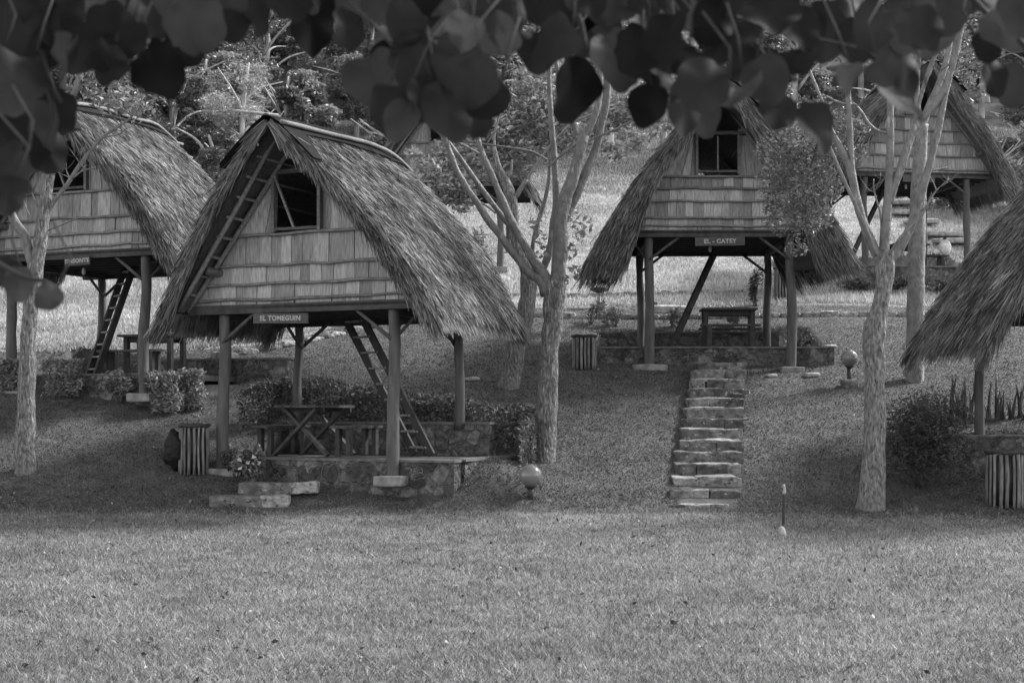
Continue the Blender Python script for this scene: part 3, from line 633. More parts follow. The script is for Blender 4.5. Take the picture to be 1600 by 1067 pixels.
# ------------------------------------------------------------------ stone stairs and steps
def stairs():
    n = 14; d0, d1 = 19.45, 25.7; z0, z1 = -1.62, 0.86
    t = thing('stone_stairs', 'long straight flight of rough stone stairs up the grassy bank', 'stairs', ((1100-800)/F*d0, d0, -1.5))
    b = np.array(t.location)
    for k in range(n):
        f = k/(n-1); d = d0+(d1-d0)*f; cx = (1102+ (1128-1102)*f-800)/F*d; wd = (110+(76-110)*f)/F*d
        if k == 0: cx = (1100-800)/F*d
        zt = z_at(785-(785-565)*f**0.97, d); zt = -1.30+(z1+1.30)*f
        g = G(); ns = 2+(k % 2); xs = np.sort(np.concatenate([[0, 1], (np.arange(1, ns)/ns)+rng.uniform(-.12, .12, ns-1)]))
        dp = (d1-d0)/(n-1)+0.12
        for i in range(ns):
            xa, xb = cx-wd/2+wd*xs[i], cx-wd/2+wd*xs[i+1]
            g.rock(((xa+xb)/2, d+dp/2+rng.uniform(-.03, .03), zt-0.10+rng.uniform(-.008, .006)), (xb-xa+0.02, dp, 0.20), 'step', 0.16, k*7+i, rng.uniform(-.05, .05), rng.uniform(0.4, 1.2), 11, 22)
        cx += rng.uniform(-.03, .03); wd *= rng.uniform(0.95, 1.05)
        if k % 3 != 1:
            c_ = rng.uniform(-.15, .15); g.rock((cx+c_, d+dp/2-0.01, zt-0.015), (wd*rng.uniform(0.5, 0.72), dp, 0.055), 'step', 0.35, k*7+5, rng.uniform(-.03, .03), rng.uniform(1.1, 1.7), 7, 9)
        g.rock((cx+rng.uniform(-.2, .2), d+dp/2+0.05, zt-0.24), (wd*0.9, dp, 0.14), 'step', 0.2, k*5+3, 0, 0.6, 7, 9)
        s = g.build('step', t, b)
stairs()
def slab_step(px0, px1, py, d, dep, h, label, seed):
    a = at(px0, py, d); b = at(px1, py, d); c = (a+b)/2; g = G()
    L = b.x-a.x
    g.rock((a.x+L*0.36, c.y+dep/2, c.z-h/2), (L*0.72, dep, h), 'step', 0.07, seed, 0, 0.75, 10, 16); g.rock((a.x+L*0.84, c.y+dep/2+0.02, c.z-h/2+0.004), (L*0.36, dep, h), 'step', 0.16, seed+1, 0.03, 1.6, 9, 12)
    o = g.build('stone_step', None, (c.x, c.y+dep/2, c.z-h)); tag(o, label, 'step', 'stone steps before the nearest terrace')
slab_step(325, 445, 776, 19.55, 0.5, 0.19, 'lower of the two broad stone steps before the nearest terrace', 31)
slab_step(372, 492, 754, 20.0, 0.36, 0.17, 'upper of the two broad stone steps before the nearest terrace', 41)
# kerbs of flat stones
def kerb(pts, label, seed, h=0.14, w_=0.2):
    g = G(); P = [Vector(p) for p in pts]; k = 0; base = P[0].copy(); base.z = gz(base.x, base.y)
    for a, b in zip(P[:-1], P[1:]):
        L = (b-a).length; n = max(1, int(L/0.42))
        for i in range(n):
            p = a.lerp(b, (i+0.5)/n); k += 1; rz = math.atan2((b-a).y, (b-a).x)
            z = gz(p.x, p.y-0.05)
            g.rock((p.x, p.y, z+h*0.28), (L/n+0.02, w_, h*rng.uniform(0.8, 1.2)), 'step', 0.16, seed+k, rz, rng.uniform(1.0, 2.0), 3, 5)
    o = g.build('stone_kerb', None, base); tag(o, label, 'kerb', 'low stone kerbs across the grass')
X = lambda px, d: (px-800)/F*d
kerb([(X(800, 30.9), 30.9, 0), (X(1000, 30.8), 30.8, 0), (X(1250, 30.7), 30.7, 0), (X(1640, 30.9), 30.9, 0)], 'long low stone kerb crossing the grass behind the hut above the stairs', 100)
kerb([(X(640, 33.9), 33.9, 0), (X(860, 33.8), 33.8, 0), (X(1060, 33.9), 33.9, 0), (X(1200, 34.1), 34.1, 0)], 'farther low stone kerb at the edge of the meadow', 300)
kerb([(X(330, 27.3), 27.3, 0), (X(440, 28.2), 28.2, 0), (X(570, 29.6), 29.6, 0), (X(700, 30.6), 30.6, 0)], 'slanting stone kerb on the grass behind the nearest hut', 500)
kerb([(X(300, 26.3), 26.3, 0), (X(372, 27.0), 27.0, 0)], 'short pale stone kerb beside the left terrace', 600, 0.3, 0.3)
# ------------------------------------------------------------------ slatted bins
def bin_(px, py, d, wpx, hpx, label, bag=False, seed=0):
    b = at(px, py, d); b.z = gz(b.x, b.y)-0.0; w_ = wpx/F*d; h = hpx/F*d; r = w_*0.46
    t = thing('stick_bin', label, 'bin', b, 0.15*seed, 'litter bins clad in upright sticks'); rs = random.Random(seed)
    g = G(); g.tube([(0, 0, 0.02), (0, 0, h*0.9)], r*0.86, 'metal', 16, 0.7); g.build('drum', t)
    n = 17
    for k in range(n):
        a = 2*math.pi*k/n+rs.uniform(-.05, .05); rr = rs.uniform(0.016, 0.027); j = rs.uniform(-.015, .015)
        g = G(); g.tube([(r*math.cos(a), r*math.sin(a), -0.03), (r*0.98*math.cos(a)+j, r*0.98*math.sin(a), h*0.5), (r*0.96*math.cos(a), r*0.96*math.sin(a), h-rs.uniform(0.02, .06))], rr, 'log', 7, rs.uniform(.6, 1.3), 0.12, seed+k, sub=3); g.build('stick', t)
    g = G(); pts = [(r*1.03*math.cos(a), r*1.03*math.sin(a), h-0.03+0.01*math.sin(a*5+seed)) for a in np.linspace(0, 2*math.pi, 17)]
    g.tube(pts, 0.032, 'darkwood', 7, 0.9, 0.15, seed, cap=False); g.build('rim', t)
    if bag:
        o = G().ball((0, 0, 0), (0.20, 0.17, 0.30), 'bag', 18, 14, 1.0, 0.16, 5).build('rubbish_bag', None); o.location = (b.x-r-0.06, b.y+0.05, b.z+0.33)
        tag(o, 'black rubbish bag slumped against the stick bin by the nearest hut', 'bag')
bin_(303, 742, 21.05, 46, 76, 'stick bin with a black bag beside it, left of the nearest hut', True, 1)
bin_(913, 573, 26.4, 38, 52, 'stick bin at the left end of the terrace above the stairs', False, 2)
bin_(1570, 780, 19.75, 58, 86, 'big stick bin at the right edge in front of the dark terrace', False, 3)
bin_(1222, 449, 33.0, 26, 50, 'small far stick bin uphill behind the hut above the stairs', False, 4)
# ------------------------------------------------------------------ garden lamps and small things
def globe(px, py, d, r, post, label, block=False):
    b = at(px, py, d); b.z = gz(b.x, b.y); t = thing('globe_lamp', label, 'lamp', b, 0, 'globe garden lamps'); z0 = 0
    if block: g = G(); g.rock((0, 0, 0.03), (0.30, 0.26, 0.2), 'step', 0.12, 3, 0.2, 0.8); g.build('stone_base', t); z0 = 0.12
    g = G(); g.tube([(0, 0, -0.05), (0, 0, z0+post)], 0.04, 'metal', 12); g.tube([(0, 0, z0+post-0.04), (0, 0, z0+post-0.01), (0, 0, z0+post+0.02)], [0.045, 0.075, 0.085], 'metal', 16); g.build('lamp_post', t)
    g = G(); g.ball((0, 0, z0+post+r*0.93), r, 'glass', 32, 20); g.build('globe', t)
    g = G(); g.tube([(0, 0, z0+post+r*1.85), (0, 0, z0+post+r*1.93), (0, 0, z0+post+r*2.0)], [0.05, 0.045, 0.01], 'glass', 12, 0.6); g.build('finial', t)
globe(829, 775, 19.65, 0.155, 0.17, 'smoked globe lamp on a short stem in the grass below the double-forked tree')
globe(1327, 606, 25.3, 0.15, 0.24, 'smoked globe lamp standing on a stone block right of the stairs', True)
b = at(936, 468, 32.2); b.z = gz(b.x, b.y)
t = thing('pedestal_bowl', 'pale pedestal with a dark bowl on the grass under the thatch tip', 'bird bath', b)
G().tube([(0, 0, -0.02), (0, 0, 0.05), (0, 0, 0.07), (0, 0, 0.36)], [0.2, 0.19, 0.05, 0.045], 'pale', 12).build('pedestal', t)
G().tube([(0, 0, 0.34), (0, 0, 0.40), (0, 0, 0.44), (0, 0, 0.47)], [0.06, 0.19, 0.22, 0.10], 'cap', 16, 0.5).build('bowl', t)
b = at(1044, 478, 31.6); b.z = gz(b.x, b.y)
t = thing('barbecue_slab', 'low pale flat stone slab behind the hut above the stairs', 'stone slab', b)
G().rock((0, 0.3, 0.04), (0.85, 0.9, 0.22), 'pale', 0.05, 9, 0.1, 1.2, 5, 8).build('slab', t)
G().rock((-0.22, 0.75, 0.2), (0.12, 0.12, 0.14), 'darkwood', 0.1, 4).build('small_block', t)
b = at(1224, 832, 18.2); b.z = gz(b.x, b.y)
t = thing('stand_pipe', 'thin dark stand pipe with a pale tap head upright in the lawn', 'pipe', b)
G().tube([(0, 0, -0.1), (0.004, 0, 0.25), (0.01, 0, 0.42)], 0.017, 'metal', 10, 1.0, 0.05, sub=3).build('pipe', t)
G().tube([(0.01, 0, 0.41), (0.012, 0, 0.44), (0.015, 0, 0.47), (0.0, 0, 0.53)], [0.018, 0.024, 0.014, 0.02], 'rock', 10, 1.0, sub=2).build('tap', t)
b = at(1222, 853, 17.4); b.z = gz(b.x, b.y); o = G().rock((0, 0, 0), (0.09, 0.08, 0.17), 'rock', 0.5, 6, 0.4, 1.2, 6, 2.2).build('stone', None); o.location = (b.x, b.y, b.z+0.04); o.rotation_euler = (0.1, -0.5, 0)
tag(o, 'small white stone in the lawn at the foot of the pipe', 'stone')
for (px, py, d, sx, lab) in ((738, 570, 25.5, 0.26, 'flat pale stone in the grass behind the nearest hut'), (1205, 577, 26.0, 0.22, 'small stone left of the right post footing above the stairs'),
                             (1268, 577, 26.0, 0.30, 'pale wedge stone leaning right of the right post footing above the stairs'), (1296, 535, 28.0, 0.3, 'pale stone beside the planting right of the upper terrace'),
                             (360, 1041, 9.2, 0.03, 'tiny white fleck lying in the near lawn')):
    b = at(px, py, d); b.z = gz(b.x, b.y); o = G().rock((0, 0, 0), (sx, sx*0.7, sx*0.3), 'rock', 0.2, int(px), 0.3, 0.9, 4, 4).build('stone', None); o.location = (b.x, b.y, b.z+sx*0.07); tag(o, lab, 'stone')
b = at(1470, 392, 37.3); t = G().ball((0, 0, 0.17), (0.16, 0.16, 0.2), 'pale', 20, 12, 2.0).build('water_jug', None); G().tube([(0, 0, 0.36), (0, 0, 0.42)], [0.045, 0.04], 'metal', 10).build('lid', t)
t.location = (b.x, b.y-0.35, 3.63+0.42); tag(t, 'round pale water jug on the bench under the uphill right hut', 'jug')
for k, (px, py, d, wd) in enumerate([(1405, 312, 47.5, 1.0), (1418, 330, 45.6, 1.0), (1440, 352, 44, 1.1), (1475, 378, 42, 1.2), (1490, 392, 41, 1.2), (1395, 296, 49.3, 0.9)]):
    b = at(px, py, d); b.z = gz(b.x, b.y); o = G().rock((0, 0, 0), (wd, 0.5, 0.16), 'pale', 0.12, k, 0.1, 0.9, 4, 6).build('path_slab', None); o.location = (b.x, b.y, b.z+0.14)
    tag(o, 'pale slab of the path climbing the meadow behind the uphill right hut', 'slab', 'pale slabs climbing the meadow')
# ------------------------------------------------------------------ shrubs, hedges
def clump(c, r, n, size, m, tone=1.0, aspect=0.45, fill=0.5, down=-0.2):
    """leaf shell/volume inside an ellipsoid"""
    c = np.array(c); r = np.array(r)*np.ones(3); d = rng.normal(size=(n, 3)); d /= np.linalg.norm(d, axis=1)[:, None]
    rad = (fill+(1-fill)*rng.random((n, 1)))**(0.5); rad *= (1+0.18*np.sin(d[:, :1]*5+c[0])+0.15*np.cos(d[:, 2:]*7+c[1]*3))
    return c+d*r*rad
def shrub(px, py, d, w_, h, label, group=None, n=900, size=0.07, m='bush', tone=1.0, aspect=0.45, name='shrub', shape='round', stems=6, sub=7, dx=0, flowers=0, cat='shrub'):
    b = at(px, py, d); b.z = gz(b.x, b.y); t = thing(name, label, cat, b, 0, group); rs = random.Random(int(px)); g = G()
    if shape == 'box':
        C = np.stack([(rng.random(n)-0.5)*w_, (rng.random(n)-0.5)*w_*0.8, rng.random(n)*h], 1); sh = rng.integers(0, 3, n)
        k = sh == 0; C[k, 2] = h*(0.93+0.1*rng.random(k.sum())); k = sh == 1; C[k, 1] = -w_*0.4+0.05*rng.normal(size=k.sum())
        C[:, 0] += 0.05*np.sin(C[:, 2]*9); C += rng.normal(size=C.shape)*0.02
    else:
        C = []
        for k in range(sub):
            c = np.array([rs.uniform(-.3, .3)*w_, rs.uniform(-.25, .25)*w_, h*rs.uniform(0.3, 0.78)]); C.append(clump(c, (w_*0.26, w_*0.24, h*0.25), n//sub, size, m))
        C = np.concatenate(C)
    g.leaves(C, size, m, (0.5+0.9*rng.random(len(C)))*tone, aspect, down=-0.35); g.build('foliage', t)
    g = G()
    for k in range(stems): g.tube([(rs.uniform(-.06, .06), rs.uniform(-.06, .06), -0.03), (rs.uniform(-.15, .15)*w_, rs.uniform(-.15, .15)*w_, h*0.4), (rs.uniform(-.4, .4)*w_, rs.uniform(-.3, .3)*w_, h*0.85)], [0.012, 0.009, 0.004], 'bark', 5, 0.6, sub=3)
    g.build('stem', t)
    if flowers:
        g = G(); ii = rng.choice(len(C), flowers); g.leaves(C[ii]+np.array([0, -0.04, 0.03]), 0.07, 'flower', 1.0, 0.7); g.build('blossom', t)
    return t
gB = 'clipped bushes along the left terrace'
for (px, py, d, w_, h, lab) in ((18, 628, 24.8, 0.45, 0.5, 'clipped bush left of the pale trunk'), (102, 630, 24.5, 0.62, 0.58, 'clipped bush just right of the pale trunk, by the ladder foot'),
                                (186, 630, 24.1, 0.58, 0.62, 'loose leafy bush in the middle of the left terrace front'), (262, 630, 23.75, 0.5, 0.62, 'square clipped bush beside the right front post of the left hut'),
                                (303, 612, 24.0, 0.36, 0.60, 'square clipped bush nearest the pale kerb')):
    shrub(px, py, d, w_, h, lab, gB, 1500, 0.085, shape='box' if 'square' in lab or 'clipped' in lab else 'round', tone=1.6, aspect=0.33, cat='bush')
def hedge():
    b = Vector((X(600, 23.6), 23.6, 0)); b.z = gz(b.x, b.y); t = thing('hedge', 'long dark clipped hedge behind the nearest terrace', 'hedge', b)
    path = [loc(H2, A2, -2.15, 1.7), loc(H2, A2, -1.95, 2.62), loc(H2, A2, 0.3, 2.68), loc(H2, A2, 2.6, 2.62), loc(H2, A2, 2.85, 1.5)]
    P = np.array(path); seg = np.linalg.norm(np.diff(P, axis=0), axis=1); cum = np.concatenate([[0], np.cumsum(seg)]); n = 17000
    s = rng.random(n)*cum[-1]; px = np.interp(s, cum, P[:, 0]); py = np.interp(s, cum, P[:, 1])
    th = 0.30; ang = rng.random(n)*math.pi; o = np.cos(ang)*th; hgt = 0.62*np.sin(ang)**0.35+0.03*rng.normal(size=n)+0.03*np.sin(s*5)
    low = rng.random(n) < 0.5; hgt = np.where(low, hgt*rng.random(n), hgt); o = np.where(low, np.sign(o)*th, o)+0.03*rng.normal(size=n)
    x = px+o*0.3; y = py+o; z = np.minimum(terrain(px, py, False), 0.02)+hgt
    k = rng.random(n) < 0.97; C = np.stack([x, y, z], 1)[k]-np.array(b)
    g = G(); g.leaves(C, 0.085, 'hedge', 0.6+1.5*rng.random(len(C)), 0.38, down=-0.4); g.build('foliage', t)
    g = G()
    for q in np.linspace(0.1, cum[-1]-0.1, 34):
        x0, y0 = np.interp(q, cum, P[:, 0])-b.x, np.interp(q, cum, P[:, 1])-b.y; z0 = gz(x0+b.x, y0+b.y)-b.z
        g.tube([(x0, y0, z0-0.05), (x0+0.05*math.sin(q*9), y0, z0+0.25), (x0+0.12*math.sin(q*5), y0, z0+0.5)], [0.013, 0.01, 0.005], 'bark', 5, 0.5)
    g.build('stem', t)
hedge()
shrub(390, 748, 20.5, 0.42, 0.70, 'flowering plant with pale blossoms by the left front post of the nearest hut', None, 500, 0.085, tone=1.25, name='flowering_plant', flowers=22, cat='plant')
shrub(372, 725, 20.9, 0.6, 0.45, 'low dark bush behind the left front post of the nearest hut', None, 700, 0.07, tone=0.7, cat='bush')
shrub(1436, 750, 20.5, 1.4, 1.38, 'big dark feathery shrub left of the dark terrace at the right', None, 12000, 0.075, m='hedge', tone=0.9, aspect=0.22, sub=18, stems=14)
shrub(1180, 447, 32.0, 0.35, 0.85, 'small dark columnar cypress uphill behind the hut above the stairs', None, 900, 0.08, m='hedge', tone=0.9, aspect=0.3, name='cypress', cat='tree')
for i, (px, py, d, w_, h, lab) in enumerate([(925, 520, 30.2, 0.6, 0.5, 'leafy plant above the stick bin behind the upper terrace wall'), (962, 522, 30.0, 0.5, 0.42, 'leafy plant beside the dark left rear post of the upper hut'),
        (1052, 518, 30.0, 0.5, 0.45, 'leafy plant between the leaning ladder and the table'), (1150, 517, 30.0, 0.4, 0.35, 'small plant seen behind the table above the stairs'),
        (1240, 516, 29.5, 0.45, 0.45, 'flowering plant right of the right rear post above the stairs'), (1264, 520, 29.0, 0.3, 0.5, 'thin pale-flowered plant at the right end of the upper terrace wall')]):
    shrub(px, py, d, w_, h, lab, 'plants behind the upper terrace wall', 330, 0.09, tone=1.3, aspect=0.3, flowers=10 if i > 3 else 0, name='border_plant', cat='plant')
for i, (px, py, d, w_, h, lab) in enumerate([(1240, 460, 34.0, 0.75, 0.8, 'bush beside the far stick bin'), (1345, 468, 34.4, 0.9, 0.45, 'strappy bush at the left of the uphill terrace wall'),
        (1400, 468, 34.5, 0.8, 0.42, 'strappy bush before the uphill terrace between the two trunks'), (1470, 468, 34.4, 0.9, 0.5, 'strappy bush before the uphill terrace right of the trunks')]):
    shrub(px, py, d, w_, h, lab, 'bushes before the uphill terrace', 800, 0.14, tone=0.85, aspect=0.22, cat='bush')
shrub(700, 430, 35.5, 1.6, 0.8, 'low bush on the meadow edge behind the thatch of the nearest hut', None, 1400, 0.12, tone=1.0, cat='bush')
shrub(745, 420, 38.5, 0.7, 1.1, 'pale young sapling on the meadow beside the distant hut post', None, 260, 0.16, tone=2.2, aspect=0.3, name='sapling', cat='sapling')
shrub(770, 315, 50, 2.2, 1.5, 'dark round bush on the meadow behind the leaning tree', None, 2500, 0.16, m='hedge', tone=0.8, cat='bush')
shrub(345, 292, 56, 5.5, 2.2, 'pale grassy thicket between the two left roofs', None, 4000, 0.4, tone=2.0, aspect=0.12, cat='thicket', name='thicket')
# sword-leaved plants
def swords(px, py, d, w_, n, label):
    b = at(px, py, d); b.z = -0.5; t = thing('sword_plant', label, 'plant', b); g = G(); rs = random.Random(5)
    for k in range(n):
        x0 = rs.uniform(-w_/2, w_/2); y0 = rs.uniform(-0.1, 0.1); h = rs.uniform(0.5, 1.1); lx = rs.uniform(-.12, .12); wd = rs.uniform(0.018, 0.032)
        V = []
        for j in range(6):
            f = j/5; ww = wd*(1-f**3)*(0.7+0.6*math.sin(f*2.2)); c = (x0+lx*f*f, y0-0.02*f, h*f); V += [(c[0]-ww, c[1], c[2]), (c[0], c[1]+0.018, c[2]), (c[0]+ww, c[1], c[2])]
        Fc = []
        for j in range(5):
            a = j*3; Fc += [(a, a+1, a+4, a+3), (a+1, a+2, a+5, a+4)]
        g.add(V, Fc, 'hedge', rs.uniform(.5, 1.1))
    g.build('leaves', t)
swords(1570, 690, 23.4, 1.9, 60, 'row of dark upright sword-shaped leaves behind the dark right terrace')
# ------------------------------------------------------------------ trees
def limbs(t, b, L, d, m='bark', name='limb', seed=0, tone=1.0, dj=0.0):
    """L: list of limbs, each a list of (px, py, width px [, d])"""
    g = G()
    for i, li in enumerate(L):
        P = []; Rr = []
        for q in li:
            dd = q[3] if len(q) > 3 else d
            P.append(at(q[0], q[1], dd)-Vector(b)); Rr.append(q[2]/F*dd/2*(0.86 if 'limb' in name else 0.95))
        g.tube(P, Rr, m, 18 if Rr[0] > 0.08 else 9, tone, 0.10 if Rr[0] > 0.05 else 0.07, seed+i, sub=5 if len(P) > 2 else 3, freq=4.0)
    return g.build(name, t)
def twigs(g, b, p0, n, L, r, m, rs, depth=1):
    for k in range(n):
        d = Vector((rs.uniform(-1, 1), rs.uniform(-1, 1), rs.uniform(-0.1, 1))).normalized(); p = Vector(p0); pts = [p]
        for j in range(3): d = (d+Vector((rs.uniform(-.4, .4), rs.uniform(-.4, .4), rs.uniform(-.1, .4)))).normalized(); p = p+d*L/3; pts.append(p)
        g.tube([q-Vector(b) for q in pts], [r, r*0.8, r*0.6, r*0.3], m, 5, 1.0)
        if depth: twigs(g, b, pts[2], 2, L*0.6, r*0.5, m, rs, depth-1)
def crown(t, b, C, n, size, m, tone, aspect=0.5, name='crown', fill=0.2):
    """C: list of (x, y, z, rx, rz) leaf clumps in world space"""
    tot = sum(c[3]*c[3] for c in C); P = []
    for c in C: P.append(clump((c[0], c[1], c[2]), (c[3], c[3], c[4]), int(n*c[3]**2/tot)+1, size, m, fill=fill))
    P = np.concatenate(P)-np.array(b); g = G(); g.leaves(P, size, m, (0.45+0.95*rng.random(len(P)))*tone, aspect, down=0.1); return g.build(name, t)
def rnd_clumps(c, rx, rz, k, r, seed):
    q = random.Random(seed); o = []
    for i in range(k):
        while True:
            v = (q.uniform(-1, 1), q.uniform(-1, 1), q.uniform(-1, 1))
            if sum(a*a for a in v) < 1: break
        s = r*q.uniform(0.6, 1.3); o.append((c[0]+v[0]*rx, c[1]+v[1]*rx, c[2]+v[2]*rz, s, s*0.7))
    return o
# left tree
b = at(40, 752, 21.0); b.z = gz(b.x, b.y)
t = thing('tree', 'pale forked tree trunk standing at the left edge in front of the SINSONTE hut', 'tree', b)
d = 21.0
limbs(t, b, [[(40, 762, 42), (39, 735, 34), (39, 680, 31), (42, 600, 28), (45, 510, 25), (55, 430, 23), (67, 350, 21), (74, 290, 19), (84, 220, 17), (90, 180, 13)]], d, 'bark', 'trunk', 1)
limbs(t, b, [[(88, 190, 14), (104, 165, 12), (122, 130, 12), (130, 60, 11), (128, -40, 9), (120, -160, 6)], [(72, 350, 9), (80, 322, 9), (105, 288, 8), (130, 250, 7), (160, 215, 6), (185, 198, 5), (206, 182, 4), (225, 150, 3)],
    [(52, 430, 15), (46, 400, 16), (38, 370, 18), (22, 345, 16), (12, 318, 12)], [(112, 280, 4), (128, 268, 3), (150, 262, 2)], [(62, 355, 4), (48, 340, 3), (36, 312, 2)], [(75, 360, 3), (100, 350, 3), (120, 342, 2), (135, 338, 2)],
    [(90, 240, 4), (110, 130, 4), (150, 60, 4), (190, -20, 3)], [(66, 345, 3), (60, 325, 3), (48, 298, 2)], [(160, 215, 4), (185, 210, 3), (200, 200, 2)]], d, 'bark_smooth', 'limb', 4)
g = G(); rs = random.Random(3)
for p in ((112, 280), (130, 262), (205, 182), (190, 205)): twigs(g, b, at(p[0], p[1], d), 3, 0.32, 0.008, 'bark_smooth', rs)
g.build('twigs', t)
crown(t, b, rnd_clumps((-6.0, 21.5, 8.6), 2.3, 1.2, 7, 0.6, 5)+[(at(150, 130, 21).x, 21.2, at(150, 130, 21).z, 0.45, 0.25), (at(200, 170, 21.3).x, 21.3, at(200, 160, 21).z, 0.4, 0.2), (at(130, 30, 21.3).x, 21.3, at(130, 30, 21).z, 0.6, 0.35)], 3500, 0.11, 'leaf', 1.0)
# double-forked tree in the middle
b = at(848, 722, 21.5); b.z = gz(b.x, b.y)
t = thing('tree', 'middle forked tree with bare spreading limbs, its thick trunk by the globe lamp', 'tree', b)
d = 21.5
limbs(t, b, [[(846, 735, 50), (849, 712, 41), (852, 670, 37), (856, 610, 33), (859, 550, 31), (863, 500, 32), (866, 465, 37), (868, 440, 34)]], d, 'bark', 'trunk', 11, 0.8)
limbs(t, b, [[(858, 462, 20), (843, 437, 19), (828, 428, 16), (804, 398, 14), (780, 366, 14), (760, 340, 13), (744, 315, 12), (728, 292, 12), (714, 267, 11), (703, 238, 10), (690, 200, 8), (672, 130, 8), (650, 30, 7), (630, -60, 5)],
    [(862, 455, 22), (848, 428, 19), (828, 398, 17), (810, 366, 15), (797, 340, 15), (786, 315, 14), (775, 290, 12), (768, 273, 12), (757, 248, 11), (744, 207, 10), (728, 130, 9), (718, 30, 8), (700, -80, 6)],
    [(812, 372, 10, 21.6), (786, 340, 10, 21.8), (756, 300, 10, 21.9), (738, 275, 9, 22), (720, 249, 9, 22), (700, 222, 8, 22), (680, 200, 8, 22), (657, 180, 9, 22), (640, 150, 7, 22), (610, 90, 5, 22)],
    [(868, 460, 30), (872, 425, 28), (876, 390, 27), (877, 345, 25), (884, 308, 24), (893, 285, 23), (901, 258, 22), (907, 235, 21), (911, 215, 20), (906, 206, 13), (896, 195, 12), (885, 178, 11), (878, 150, 9), (868, 90, 8), (850, -20, 7)],
    [(880, 345, 17, 21.7), (898, 312, 17, 21.7), (915, 270, 16, 21.7), (928, 240, 15, 21.7), (938, 205, 15, 21.7), (948, 150, 13, 21.7), (952, 60, 11, 21.7), (960, -60, 8, 21.7)],
    [(912, 218, 12), (924, 196, 13), (934, 165, 12), (938, 120, 10), (930, 30, 8)],
    [(850, 462, 14, 21.8), (846, 430, 14, 21.9), (858, 395, 14, 21.9), (865, 350, 14, 21.9), (869, 315, 13, 21.9), (867, 255, 12, 21.9), (862, 198, 11, 21.9), (858, 120, 9, 21.9), (862, 20, 8, 21.9)],
    [(836, 428, 9, 22), (832, 388, 8, 22), (840, 350, 8, 22), (850, 318, 8, 22), (857, 285, 7, 22), (860, 240, 6, 22)],
    [(914, 222, 5), (936, 213, 5), (962, 202, 4), (990, 188, 3), (1010, 176, 3)], [(856, 262, 5), (880, 240, 4), (900, 226, 4)], [(855, 250, 4), (838, 240, 4), (822, 235, 5), (790, 230, 4), (760, 226, 3), (700, 218, 3)],
    [(760, 226, 3), (775, 205, 3), (790, 190, 2), (800, 150, 2)], [(742, 312, 4), (760, 322, 4), (775, 334, 3)]], d, 'bark_smooth', 'limb', 15, 0.8)
crown(t, b, rnd_clumps((1.0, 22.5, 8.8), 2.6, 1.2, 14, 0.7, 9), 1500, 0.11, 'leaf', 1.0)
g = G(); P = []
for (px, py) in ((905, 365), (918, 350), (893, 395), (900, 420), (838, 350), (845, 375), (850, 395), (895, 340), (880, 440)): P.append(clump(tuple(at(px, py, 21.3)), (0.11, 0.1, 0.12), 26, 0.07, 'leaf'))
g.leaves(np.concatenate(P)-np.array(b), 0.09, 'leaf', 0.9, 0.5, down=0.6); g.build('sprout', t)
# leaning tree behind it
b = at(797, 600, 25.0); b.z = gz(b.x, b.y)
t = thing('tree', 'leaning tree with a curved trunk behind the middle forked tree', 'tree', b); d = 25.0
limbs(t, b, [[(793, 612, 40), (800, 585, 30), (808, 550, 27), (820, 500, 28), (826, 440, 27), (822, 415, 23), (808, 384, 17), (803, 350, 17), (801, 324, 17), (796, 300, 18), (785, 275, 14), (777, 255, 10), (772, 230, 6)]], d, 'bark', 'trunk', 21)
limbs(t, b, [[(803, 312, 9), (812, 298, 9), (823, 281, 8)], [(790, 282, 6), (798, 270, 6), (800, 250, 3)], [(776, 250, 5), (772, 215, 5), (780, 170, 4), (770, 100, 3)], [(800, 300, 5), (760, 250, 5), (720, 225, 4), (690, 215, 3)], [(801, 320, 5), (850, 240, 5), (900, 190, 4), (960, 170, 3)]], d, 'bark_smooth', 'limb', 25, 1.1)
Cl = []
for (px, py, dd, r) in ((668, 262, 27, .32), (648, 242, 27, .2), (695, 238, 27.5, .36), (705, 275, 27, .45), (725, 295, 27, .4), (690, 300, 27, .3), (740, 260, 27.5, .5), (720, 250, 27.5, .55), (700, 300, 27, .45), (735, 205, 28, .5), (760, 170, 28, .7), (800, 190, 28.5, .6), (830, 150, 28.5, .7), (760, 240, 28, .5), (790, 210, 28, .6), (815, 250, 28, .45), (770, 200, 27.6, .5), (870, 200, 28, .5), (920, 200, 27.6, .45), (845, 180, 28, .6),
                        (890, 160, 28, .6), (900, 215, 27, .4), (940, 175, 27.5, .6), (980, 170, 27.5, .55), (985, 215, 27, .35), (960, 235, 26.5, .3), (1020, 190, 27.5, .45), (730, 130, 29, .8), (860, 100, 29, .9), (960, 110, 29, .8), (1010, 140, 28, .6), (790, 270, 28, .35), (720, 320, 27, .25), (850, 230, 28.5, .4), (945, 225, 26.5, .2)):
    p = at(px, py, dd); Cl.append((p.x, p.y, p.z, r, r*0.7))
crown(t, b, Cl, 15000, 0.13, 'leaf', 1.8, 0.38)
